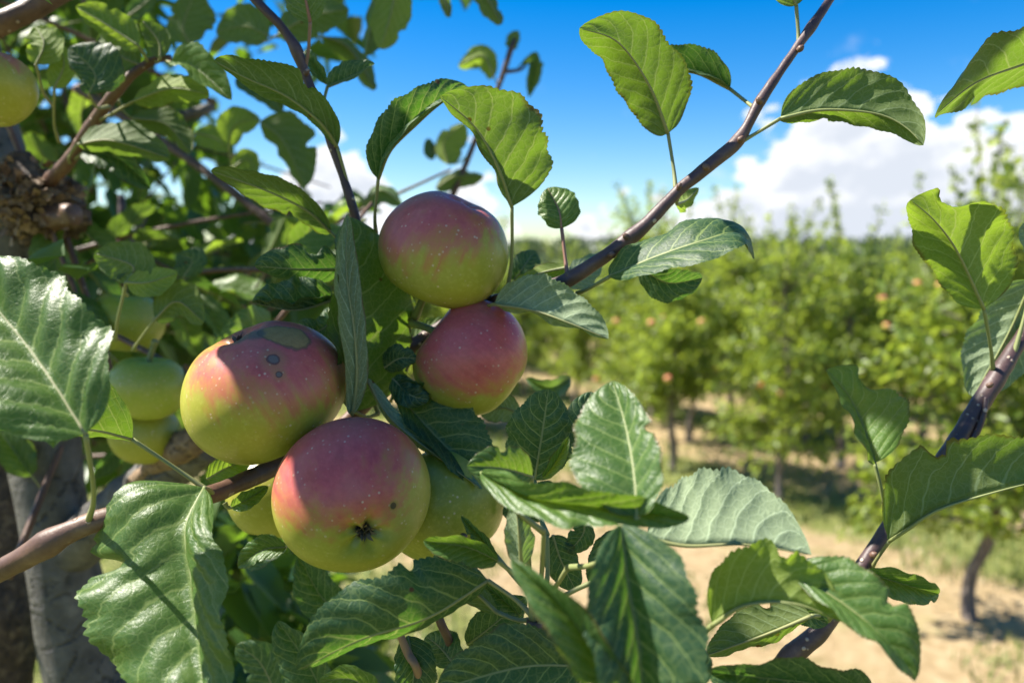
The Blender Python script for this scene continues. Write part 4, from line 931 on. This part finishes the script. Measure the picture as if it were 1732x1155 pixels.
def inside(x, y, d=1.0):
    """is this part of the photograph covered by the near tree's crown?"""
    if d < .82 and x < 175 and 225 < y < 420: return False          # the knot stays in view
    if x < -40 or y < -60 or y > 1120: return False
    if y < 105: return x < 268 or (360 < x < 600 and y < 100 and RNG.random() < .25)
    if y < 330: return x < 300 + (y - 105) * .62 and not (x > 420 and y < 330)
    if y < 520: return x < 590
    if y < 790: return x < 500
    return 340 < x < 540 + .25 * (y - 790) and RNG.random() < (.95 if y < 980 else .75)
def crown():
    rr = np.random.default_rng(21); cand = []; twigs = []
    tries = 0
    while len(cand) < 180 and tries < 4000:
        tries += 1
        x, y, d = rr.uniform(-40, 590), rr.uniform(-60, 790), rr.uniform(.62, 1.5)
        if not inside(x, y): continue
        p0 = P(x, y, d); ax = unit(np.array([rr.normal(.3, .8), rr.normal(0, .5), rr.normal(.1, .6)])); ln = rr.uniform(.10, .22)
        twigs.append(([p0 - ax * ln, p0 + np.array([0, 0, .012]), p0 + ax * ln], [.0032, .0026, .0014]))
        for k in range(int(rr.integers(4, 8))):
            b = p0 + ax * ln * rr.uniform(-1, 1); dv = unit(rr.normal(0, .7, 3) + ax * .5 + np.array([0, -.1, -.35]))
            q = b + dv * .05; dep = (q - EYE) @ FWD; qx = 866 + F * ((q - EYE) @ RIGHT) / dep; qy = 577.5 - F * ((q - EYE) @ UP) / dep
            if dep < .58 or not inside(qx, qy, dep): continue
            if seg_dist(LITA * 0 + q, LITA).min() < .0 or min(seg_dist(q[None], a)[0] for a in LIT) < .032: continue
            cand.append((b, dv))
    for (b, dv) in cand[:180]:
        k = int(rr.integers(0, 7)); mi = int(rr.choice([0, 0, 1, 2])); me, pm, *_ = VARL[k]
        z = unit(np.array([rr.normal(0, .5), rr.normal(0, .5), 1.0])); x = unit(np.cross(dv, z)); z = np.cross(x, dv); s = rr.uniform(.8, 1.15)
        o = link('leaf', me[mi], TREE); o.matrix_local = Matrix.LocRotScale(Vector(b + dv * .02 - ROOT), Matrix(np.stack([x, dv, z], 1).tolist()).to_quaternion(), (s, s, s))
        link('petiole', pm, o)
    for t in twigs[:70]: part('twig', *tube(*t, 6, 10), TWIG_BROWN)
    # leaves overhead and to the left, outside the picture or deep in the crown: one mass, with leaves added to shade the apples
    B_, D_, S_ = [], [], []
    skin = []
    for (ax_, ay_, ad_, ar_, xmin) in ((449, 660, .412, .0424, 385), (597, 834, .385, .0378, 528), (751, 425, .437, .0358, 640), (797, 606, .445, .033, 690), (752, 850, .435, .035, 600), (250, 655, .60, .029, 0), (214, 545, .66, .03, 0), (245, 735, .62, .027, 0), (-18, 150, .50, .027, -99)):
        c = P(ax_, ay_, ad_)
        for k in range(140):
            nrm = unit(rr.normal(size=3))
            if nrm @ SUN < .05 or nrm @ unit(EYE - c) < -.1: continue
            q = c + nrm * ar_; dep = (q - EYE) @ FWD
            if 866 + F * ((q - EYE) @ RIGHT) / dep < xmin: continue
            skin.append(q)
    for a in skin + SHADE:  # leaves added along the sun rays so these spots fall in shade
        if B_:
            C_ = np.array(B_) + np.array(D_) * .036
            if seg_dist(C_, a).min() < .013: continue
        for _t in range(60):
            q = a + SUN * rr.uniform(.10, .75) + rr.normal(0, .006, 3)
            dep = (q - EYE) @ FWD; qx = 866 + F * ((q - EYE) @ RIGHT) / dep; qy = 577.5 - F * ((q - EYE) @ UP) / dep
            if dep > .1 and -60 < qx < 1790 and qy > -60 and not (inside(qx, qy, dep) and dep > .5): continue
            if min(seg_dist(q[None], c)[0] for c in LITN) < .029 or min(seg_dist(q[None], c)[0] for c in LITO) < .027: continue
            dv = unit(rr.normal(0, 1, 3) * [1, 1, .3]); B_.append(q - dv * .036); D_.append(dv); S_.append(rr.uniform(.070, .082)); break
    for a in []:
        for _ in range(3):
            for _t in range(30):
                q = a + SUN * rr.uniform(.16, .62) + rr.normal(0, .010, 3)
                dep = (q - EYE) @ FWD; qx = 866 + F * ((q - EYE) @ RIGHT) / dep; qy = 577.5 - F * ((q - EYE) @ UP) / dep
                if dep > .1 and -60 < qx < 1790 and qy > -60 and not (inside(qx, qy, dep) and dep > .5): continue
                if min(seg_dist(q[None], c)[0] for c in LIT) < .022: continue
                dv = unit(rr.normal(0, 1, 3) * [1, 1, .4]); B_.append(q - dv * .035); D_.append(dv); S_.append(rr.uniform(.065, .08)); break
    n0 = len(B_)
    for _ in range(19000):
        x, y, d = rr.uniform(-300, 600), rr.uniform(-300, 1000), rr.uniform(1.1, 2.4)
        inn = -60 < x < 1790 and y > -60
        if inn and not inside(x, y): continue
        if inn and y < 330 and rr.random() < .35: continue
        q = P(x, y, d)
        if q[2] < .75 or q[2] > 2.9: continue
        if min(seg_dist(q[None], c)[0] for c in LIT) < .04: continue
        B_.append(q); D_.append(unit(rr.normal(0, .8, 3) + [0, 0, -.3])); S_.append(rr.uniform(.06, .085))
        if len(B_) - n0 > 4600: break
    for _ in range(420):     # low hanging shoots in deep shade
        x, y = rr.uniform(330, 660), rr.uniform(880, 1200)
        if x > 470 + (y - 880) * .75: continue
        q = P(x, y, rr.uniform(.8, 1.3)); B_.append(q); D_.append(unit(rr.normal(0, .8, 3) + [0, 0, -.4])); S_.append(rr.uniform(.055, .08))
    for _ in range(1100):     # rest of the crown round the stem, out of the picture
        q = ROOT + np.array([rr.normal(-.25, .35), rr.normal(.30, .45), rr.uniform(1.75, 2.9)])
        dep = (q - EYE) @ FWD; qx = 866 + F * ((q - EYE) @ RIGHT) / max(dep, .05); qy = 577.5 - F * ((q - EYE) @ UP) / max(dep, .05)
        if dep > .1 and -60 < qx < 1790 and qy > -60: continue
        if min(seg_dist(q[None], c)[0] for c in LIT) < .055: continue
        B_.append(q); D_.append(unit(rr.normal(0, .8, 3) + [0, 0, -.3])); S_.append(rr.uniform(.06, .08))
    B_, D_, S_ = np.array(B_), np.array(D_), np.array(S_)
    v, f, tone = leaf_cloud(B_, D_, S_, rr.uniform(-.7, .7, len(B_)), rr.random(len(B_)))
    o = part('foliage', v, f, CANOPY_LEAF, smooth=False, attrs={'tone': tone}); o['kind'] = 'stuff'  # crown leaves together with the added shading leaves
crown()
# small leaf and stem bits of the spur between the apples
for q in (((640, 700, .46), (622, 660, .46), (600, 640, .465)), ((705, 575, .475), (690, 620, .475), (660, 680, .47)), ((905, 1048, .335), (915, 985, .335), (920, 900, .32)), ((908, 1048, .335), (935, 1000, .333), (960, 960, .32)),
          ((910, 1048, .336), (950, 1010, .338), (1010, 980, .34)), ((905, 1048, .338), (925, 985, .345), (925, 905, .35)), ((900, 1048, .335), (895, 960, .332), (890, 880, .325))):
    part('twig', *tube([P(*a) for a in q], [.0014, .0011, .0011], 8, 16), STALK)
print('leaves', len(LEAVES))
